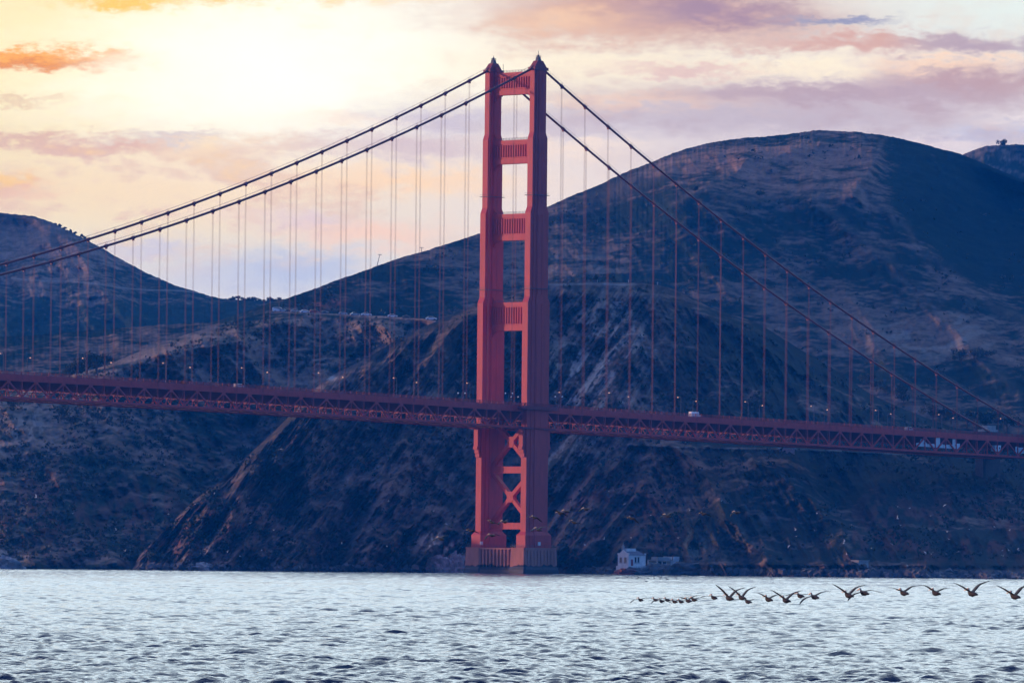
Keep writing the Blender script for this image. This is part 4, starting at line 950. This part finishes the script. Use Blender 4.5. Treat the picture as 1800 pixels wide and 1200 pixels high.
def car(kind, paint):
    o = empty('parked_car', (0, 0, 0))
    if kind == 'van':
        body = [(-2.5, .3), (2.4, .3), (2.5, .7), (2.3, 1.05), (1.7, 1.2), (1.15, 1.95), (-2.4, 2.0), (-2.55, 1.2)]; cab = [(-2.2, 1.25), (1.45, 1.22), (1.05, 1.8), (-2.15, 1.85)]
    elif kind == 'truck':
        body = [(-3.6, .6), (3.4, .6), (3.5, 1.2), (3.4, 1.7), (3.1, 2.5), (2.2, 2.6), (2.1, 3.3), (-3.6, 3.3)]; cab = [(2.3, 1.7), (3.36, 1.65), (3.1, 2.4), (2.3, 2.4)]
    else:
        body = [(-2.15, .3), (2.15, .3), (2.2, .6), (2.05, .82), (1.1, .95), (.45, 1.42), (-.9, 1.45), (-1.75, 1.0), (-2.2, .92)]; cab = [(-1.55, .98), (.98, .96), (.42, 1.36), (-.88, 1.39)]
    hw = .88 if kind != 'truck' else 1.15
    sidecut(body, hw).build('body', CARP[paint], o); sidecut(cab, hw + .012, .865).build('window', GLASS, o)
    xs = (-1.35, 1.35) if kind != 'truck' else (-2.2, 2.3); r_ = .34 if kind != 'truck' else .5
    for x in xs:
        for y in (-hw + .06, hw - .06): 
            q = MB(); q.tube([(x, y - .12, r_), (x, y + .12, r_)], r_, 10); wq = q.build('wheel', TYRE, o); MB().tube([(x, y - .13, r_), (x, y + .13, r_)], r_ * .55, 8).build('rim', CARP['silver'], wq)
    return o
CG = 'vehicles parked along the ridge road'
protoc = {}
def park(kind, paint, pos, rz, label, group=CG, scale=1.0):
    key = (kind, paint)
    o = protoc.setdefault(key, None)
    if o is None: o = protoc[key] = car(kind, paint)
    else: o = copy_tree(o)
    o.location = pos; o.rotation_euler = (0, 0, rz); o.scale = (scale,) * 3; return tag(o, label, {'van': 'van', 'truck': 'truck'}.get(kind, 'car'), group)
for x, kind, paint, sc_, lab in ((489, 'van', 'white', 1.25, 'large white van at the left end of the parked cars, by the pole'), (498, 'car', 'silver', 1.1, 'silver car just right of the large white van'), (508, 'car', 'dark', 1., 'dark car between the silver car and the next pale one'),
        (519, 'car', 'silver', 1.1, 'silver grey car left of the bright white car on the ridge'), (536, 'car', 'white', 1.2, 'bright white car just left of the red one on the ridge'), (553, 'van', 'red', 1.0, 'red van parked on the ridge road'), (571, 'car', 'dark', 1., 'dark car just right of the red van'),
        (603, 'car', 'silver', 1.1, 'grey car parked first after the gap right of the red van'), (624, 'car', 'silver', 1.2, 'long silver car left of the lone white car in mid row'), (644, 'car', 'white', 1.3, 'lone white car in the middle of the ridge row'), (690, 'car', 'white', 1.2, 'low white car second from the right on the ridge'),
        (715, 'car', 'dark', 1.1, 'dark car between the two rightmost white cars'), (758, 'car', 'white', 1.35, 'rightmost white car on the ridge road, nearest the tower')):
    park(kind, paint, top(HG, x, 1.5, -.25), R(-4 + (x * 7) % 17), lab, scale=sc_)
for s_, xq, kind, paint, lab in ((-112, 7.5, 'truck', 'white', 'white box truck driving on the deck right of the tower'), (268, 7.5, 'van', 'dark', 'dark van on the deck near the left edge'), (176, 7.8, 'van', 'silver', 'silver van on the deck left of the tower'), (-262, 7.6, 'van', 'silver', 'silver van on the deck near the right end')):
    park(kind, paint, bl(xq, -s_, deck_z(s_) + .02), -PHI + R(90), lab, 'vehicles on the bridge deck', .85 if kind == 'truck' else 1.0)

# ------------------------------------------------------------------ people on the viewpoint
def skin_mesh(name, nodes, edges, levels=1):
    me = bpy.data.meshes.new(name); me.from_pydata([n[0] for n in nodes], edges, []); o = bpy.data.objects.new(name, me); COL.objects.link(o)
    o.modifiers.new('s', 'SKIN'); u = o.modifiers.new('u', 'SUBSURF'); u.levels = levels
    for i, n in enumerate(nodes):
        sv_ = me.skin_vertices[0].data[i]; sv_.radius = (n[1], n[1] if len(n) < 3 else n[2]); sv_.use_root = i == 0
    dg = bpy.context.evaluated_depsgraph_get(); m2 = bpy.data.meshes.new_from_object(o.evaluated_get(dg)); bpy.data.objects.remove(o); bpy.data.meshes.remove(me); m2.name = name; return m2
PN = [((0, 0, .92), .15, .11), ((0, 0, 1.2), .16, .11), ((0, 0, 1.42), .15, .09), ((0, 0, 1.52), .06), ((0, -.01, 1.66), .10), ((0, 0, 1.76), .06),
      ((.1, 0, .84), .09), ((.11, .02, .48), .065), ((.11, -.01, .08), .05), ((.11, -.12, .04), .04), ((-.1, 0, .84), .09), ((-.12, -.03, .48), .065), ((-.12, .02, .08), .05), ((-.12, -.09, .04), .04),
      ((.2, 0, 1.40), .06), ((.25, .02, 1.12), .045), ((.24, -.08, .86), .04), ((-.2, 0, 1.40), .06), ((-.26, .02, 1.12), .045), ((-.22, -.1, .88), .04)]
PE = [(0, 1), (1, 2), (2, 3), (3, 4), (4, 5), (0, 6), (6, 7), (7, 8), (8, 9), (0, 10), (10, 11), (11, 12), (12, 13), (2, 14), (14, 15), (15, 16), (2, 17), (17, 18), (18, 19)]
PM = skin_mesh('person', PN, PE)
for nme, c in (('dark_clothes', (.03, .03, .04)), ('pale_clothes', (.4, .42, .45))):
    mm = PM if nme == 'dark_clothes' else PM.copy(); mm.materials.clear(); mm.materials.append(mat(nme, c, .9))
    if nme != 'dark_clothes': PM2 = mm
for i, (x, y) in enumerate(((1014, 499), (1020, 499.5), (1023, 499.5), (1038, 499), (1046, 498), (1050, 499), (1057, 499), (1060, 500), (1075, 498), (1080, 499.5), (1082, 500), (1105, 500), (1116, 501), (1128, 501), (1137, 499), (1142, 499), (1146, 500), (1156, 501))):
    o = bpy.data.objects.new('person', PM2 if i % 6 == 5 else PM); COL.objects.link(o); p = top(HF, x, -1.0 + (i * 37 % 10) * .2, -.1); o.location = p; o.rotation_euler = (0, 0, i * 1.3)
    tag(o, 'person in pale clothes standing on the viewpoint right of the tower' if i % 6 == 5 else 'person in dark clothes standing on the viewpoint right of the tower', 'person', 'visitors at the viewpoint')
for i, (x, h) in enumerate(((1047, 4.4), (1075.5, 4.8))):
    tree(top(HF, x, 1, -.2), h, 2.6, ('small dark bush tree on the viewpoint, left one of two', 'small dark bush tree on the viewpoint, right one of two')[i], 300 + i)

# ------------------------------------------------------------------ birds
PELB = mat('pelican_brown', (.040, .032, .028), .8, noise_scale=6, noise_amt=.2); PELH = mat('pelican_head', (.78, .56, .34), .7); PELW = mat('pelican_flight_feathers', (.014, .013, .014), .8); PELG = mat('pelican_wing_coverts', (.05, .044, .042), .8)
GULL = mat('gull_white', (.80, .80, .78), .7); GULLG = mat('gull_grey', (.42, .44, .47), .7); CORM = mat('cormorant_black', (.02, .02, .022), .6)
def ring(x, y, z, ry, rz, n=8): return [(x, y + ry * math.cos(2*math.pi*k/n), z + rz * math.sin(2*math.pi*k/n)) for k in range(n)]
def wing(mb, side, joints, mats, root_z):
    """joints: (span step, angle deg, sweep x, chord front, chord back); elliptical thin sections from root to tip"""
    y, z, x = 0.02, root_z, .12; secs = []
    for st, a, sw, cf, cb in joints:
        y += st * math.cos(R(a)); z += st * math.sin(R(a)); x += sw; th = max(.012, (cf + cb) * .055); nx, nz = -math.sin(R(a)), math.cos(R(a))
        cut = [(x + cf, 0), (x + cf * .45, th), (x - cb * .45, th * .6), (x - cb, 0), (x - cb * .45, -th * .3), (x + cf * .45, -th * .5)]
        secs.append([(px, side * (y + nx * t), z + nz * t) for px, t in cut])
    for i in range(len(secs) - 1):
        for k, (m0, m1) in enumerate(((0, 0),)): pass
    n = 6; b = len(mb.v); mb.v += [p for s_ in secs for p in s_]
    for i in range(len(secs) - 1):
        for k in range(n):
            f = (b+i*n+k, b+i*n+(k+1) % n, b+(i+1)*n+(k+1) % n, b+(i+1)*n+k); mb.f.append(f if side < 0 else f[::-1]); mb.mi.append(mats[1] if (i >= 3 or k in (2, 3)) else mats[0])
    mb.f.append(tuple(b + (len(secs)-1)*n + k for k in range(n))); mb.mi.append(mats[1])
def pelican(pose):
    mb = MB(); st = [(-.60, -.02, .02, .012), (-.46, -.01, .10, .03), (-.30, 0, .12, .09), (-.08, -.01, .155, .15), (.14, 0, .15, .15), (.30, .05, .10, .11), (.36, .12, .065, .085), (.36, .20, .055, .06)]
    loft(mb, [ring(x, 0, z, a, c) for x, z, a, c in st])
    n0 = len(mb.f); mb.cur = 1
    loft(mb, [ring(x, 0, z, a, c) for x, z, a, c in ((.33, .15, .05, .06), (.40, .235, .058, .06), (.47, .24, .06, .058), (.53, .225, .045, .045), (.58, .205, .03, .04), (.72, .165, .024, .032), (.86, .125, .014, .014), (.90, .115, .006, .006))])
    for s_ in (-1, 1):
        ai, ao = pose[0 if s_ < 0 else 1]
        wing(mb, s_, [(.05, 0, 0, .16, .22), (.22, ai, .03, .17, .23), (.24, ai, .05, .15, .22), (.16, (ai + ao) / 2, .02, .13, .22), (.22, ao, -.05, .10, .20), (.18, ao - 4, -.08, .07, .15), (.14, ao - 6, -.08, .02, .05)], (3, 2), .09)
    for y in (-.05, .05): mb.cur = 2; mb.tube([(-.30, y, -.07), (-.52, y, -.06)], [.022, .012], 5)
    return mb
POSES = {'up': ((42, 24), (32, 20)), 'high': ((52, 32), (38, 22)), 'mid': ((30, 12), (22, 2)), 'glide': ((9, -7), (9, -7)), 'flat': ((4, -10), (4, -10)), 'down': ((-4, -24), (-4, -24)), 'roll': ((14, 2), (-8, -28))}
PB = {}
def bird_mesh(kind, pose):
    k = (kind, pose)
    if k not in PB:
        o = pelican(POSES[pose]).build(kind, [PELB, PELH, PELW, PELG], smooth=True); PB[k] = o.data; bpy.data.objects.remove(o)
    return PB[k]
def put(name, me, pos, heading, bank, pitch, label, cat, group, scale=1.0):
    o = bpy.data.objects.new(name, me); COL.objects.link(o); o.location = pos; o.scale = (scale,) * 3
    o.rotation_euler = (Matrix.Rotation(heading, 3, 'Z') @ Matrix.Rotation(pitch, 3, 'Y') @ Matrix.Rotation(bank, 3, 'X')).to_euler()
    return tag(o, label, cat, group)
HD = math.atan2(.90, -.44)
NG_ = 'pelicans skimming low over the water'
near = [(1784, 1048, 345, 'up', 0, 'pelican with wings raised in a V at the right edge, rearmost of the low line'), (1709, 1043, 350, 'up', 0, 'pelican with wings in a wide V, second from the right edge'), (1645, 1042, 380, 'mid', 10, 'pelican with one long wing raised, third from the right edge'),
    (1589, 1042, 390, 'mid', 0, 'pelican with half raised bent wings between two wide spread ones'), (1519, 1042, 395, 'down', -12, 'pelican with drooping spread wings just right of a V shaped one'), (1492, 1046, 380, 'up', 4, 'pelican with wings in a tall V right of the low glider'),
    (1432, 1049, 430, 'roll', -8, 'gliding pelican with its right wing dipping towards the water'), (1407, 1047, 470, 'flat', 0, 'small gliding pelican just left of the one dipping a wing'), (1382, 1055, 400, 'up', 4, 'low pelican with wings in a V, right of the middle of the line'), (1351, 1053, 430, 'mid', 8, 'pelican with bent raised wing left of the low V shaped one'),
    (1315, 1057, 490, 'glide', 0, 'lowest small gliding pelican in mid line'), (1304, 1050, 435, 'high', 6, 'pelican with steeply raised wings, second after the cluster'), (1282, 1051, 400, 'high', 10, 'pelican with the highest raised wing at the head of the V shaped ones'), (1255, 1050, 520, 'flat', 0, 'pale necked gliding pelican just right of the cluster')]
for x, y, d, ps, bk, lab in near: put('pelican', bird_mesh('pelican', ps), W(x, y, d), HD, R(bk), R(-2), lab, 'pelican', NG_)
for i, (x, y, d, ps) in enumerate(((1220, 1053.5, 480, 'glide'), (1210, 1055.5, 470, 'mid'), (1197, 1057, 540, 'flat'), (1186, 1057, 530, 'glide'), (1173, 1054, 560, 'flat'), (1163, 1056, 560, 'down'), (1152, 1054, 590, 'glide'), (1126, 1054, 560, 'roll'))):
    put('pelican', bird_mesh('pelican', ps), W(x, y, d), HD, 0, 0, 'gliding pelican in the crowded left cluster of the low line' if i < 7 else 'leading pelican, alone ahead of the cluster at the left end', 'pelican', NG_, .88)
mids = [(775, 947), (828, 932.5), (865, 941), (865, 918), (888, 917), (940, 909.5), (947, 931), (985, 901.5), (996, 899), (1009, 918), (1031, 895), (1111, 911), (1174, 907), (1237, 903), (1296, 901)]
mlab = ['lowest gliding pelican at the head of the upper flock, left of the tower', 'gliding pelican crossing the left edge of the tower', 'lowest gliding pelican in front of the far tower leg', 'upper left pelican of the pair in front of the far tower leg', 'upper right pelican of the pair in front of the gap between tower legs', 'upper pelican crossing the near tower leg', 'lower pelican crossing the near tower leg',
    'left pelican of the close pair just right of the tower', 'right pelican of the close pair just right of the tower', 'lower pelican just right of the tower, under the close pair', 'pelican above and right of the close pair', 'lone gliding pelican fourth from the rear of the upper flock', 'gliding pelican third from the rear of the upper flock', 'gliding pelican last but one of the upper flock', 'rearmost gliding pelican of the upper flock, farthest right']
for i, (x, y) in enumerate(mids): put('pelican', bird_mesh('pelican', ('glide', 'flat', 'down')[i % 3]), W(x, y, 1010 + 6 * (i % 5)), math.atan2(.75, -.66), R((-16, 13, -12, 17)[i % 4]), R((-6, 4, 2)[i % 3]), mlab[i], 'pelican', 'pelicans gliding past the tower', 1.35)
def gull(a, b, mats):
    mb = MB(); loft(mb, [ring(x, 0, z, q, c, 6) for x, z, q, c in ((-.26, 0, .05, .008), (-.16, 0, .05, .04), (0, 0, .075, .07), (.12, .01, .055, .055), (.18, .03, .045, .045), (.23, .03, .025, .025), (.28, .025, .008, .008))])
    for s_ in (-1, 1): 
        y = .02; z = .03; secs = []; x = .03
        for st, an, sw, ch in ((.05, a, 0, .17), (.24, a, .05, .16), (.2, b, -.05, .13), (.18, b - 5, -.08, .04)):
            y += st * math.cos(R(an)); z += st * math.sin(R(an)); x += sw; secs.append([(x + ch * .4, s_ * y, z), (x, s_ * y, z + .015), (x - ch * .6, s_ * y, z), (x, s_ * y, z - .01)])
        mb.cur = 1; loft(mb, secs)
    o = mb.build('gull', mats, smooth=True); me = o.data; bpy.data.objects.remove(o); return me
GM = [gull(35, 10, [GULL, GULLG]), gull(-5, -25, [GULL, GULL]), gull(55, 30, [GULL, GULL]), gull(10, -5, [GULL, GULLG])]
gl = [(1070, 863), (1099, 885), (1212, 897), (1144, 905), (1268, 880), (1436, 901), (1398, 931), (1400, 942), (1432, 932), (1387, 959), (1062, 947), (1144, 945), (1192, 945), (1109, 944), (1028, 958), (1578, 890), (1599, 893), (1661, 887), (1578, 911), (1636, 906), (1583, 923), (1497, 922), (1484, 951), (1483, 954), (1532, 963), (1567, 955), (1488, 974), (1668, 947), (1704, 930), (1748, 925), (1775, 932), (1762, 967), (1773, 967), (1790, 964), (1763, 977), (1791, 967), (1665, 934), (1626, 970), (1637, 973), (1663, 973), (1595, 994), (1685, 969),
      (63, 874), (48, 884), (289, 817), (494, 789), (343, 886), (296, 903), (128, 902), (377, 866), (204, 931), (440, 919), (481, 931), (545, 929), (601, 955), (683, 880), (762, 898), (680, 959), (400, 970), (422, 977), (460, 967), (784, 920), (220, 968)]
rr = np.random.default_rng(77)
for i, (x, y) in enumerate(gl):
    big = (x, y) in ((1070, 863), (343, 886), (494, 789), (1661, 887), (1578, 911), (63, 874))
    put('gull', GM[i % 4], W(x, y, 1500 if big else rr.uniform(1800, 2500)), rr.uniform(0, 6.28), R(rr.uniform(-35, 35)), 0, 'tiny white gull flying before the cliffs right of the tower' if x > 900 else 'tiny white gull flying before the slopes left of the tower', 'gull', 'gulls right of the tower' if x > 900 else 'gulls left of the tower', 1.15)
for x, y, lab in ((463, 75, 'tiny dark bird in the bright sky above the left cables'), (85, 291, 'tiny dark bird in the sky above the left hill'), (555, 461, 'tiny dark bird in the gap of sky between the hills')): put('bird', GM[1], W(x, y, 1900), 1.0, .3, 0, lab, 'bird', None, 1.0)
sw = MB(); loft(sw, [ring(x, 0, z, a, c, 8) for x, z, a, c in ((-.38, .12, .03, .02), (-.25, .08, .13, .09), (0, .06, .17, .13), (.2, .08, .12, .11), (.27, .2, .05, .06), (.28, .42, .04, .045), (.33, .5, .055, .05), (.4, .5, .04, .035), (.5, .49, .012, .012))])
so = sw.build('cormorant', [CORM], smooth=True); SM = so.data; bpy.data.objects.remove(so)
for i, (x, y) in enumerate(((1085.5, 1016), (1103, 1014.5), (1111, 1016.2), (1120, 1017.2), (1122, 1014.8), (1126, 1015.3), (1139, 1016.3), (1150.5, 1017), (1160, 1017.5), (1162.5, 1015.6), (1172.5, 1018), (1190, 1017.6), (1136, 1022.3))):
    yh = HOR + (x - 900) * math.tan(ROLL); d = CAM_H * FPX / (y - yh); put('cormorant', SM, W(x, y, d, .05), rr.uniform(0, 6.28), 0, 0, 'black cormorant floating on the water in front of the lighthouse' if i < 12 else 'black cormorant floating nearest the camera, apart from the rest', 'cormorant', 'cormorants on the water', 1.6)
# ------------------------------------------------------------------ haze
hz = MB().box(-4000, 4000, -60, 7000, -2.5, 420).build('haze')
hm = bpy.data.materials.new('haze_air'); hm.use_nodes = True; ht = hm.node_tree; ht.nodes.clear(); q = NG(ht)
pv = q.n('ShaderNodeVolumePrincipled'); ho = q.n('ShaderNodeOutputMaterial'); q.put(ho.inputs['Volume'], pv.outputs[0])
pv.inputs['Color'].default_value = (.012, .29, 1.0, 1); pv.inputs['Density'].default_value = 4.0e-5; pv.inputs['Anisotropy'].default_value = 0.0
hz.data.materials.append(hm); tag(hz, 'thin blue evening haze over the strait and hills', 'haze', kind='stuff')
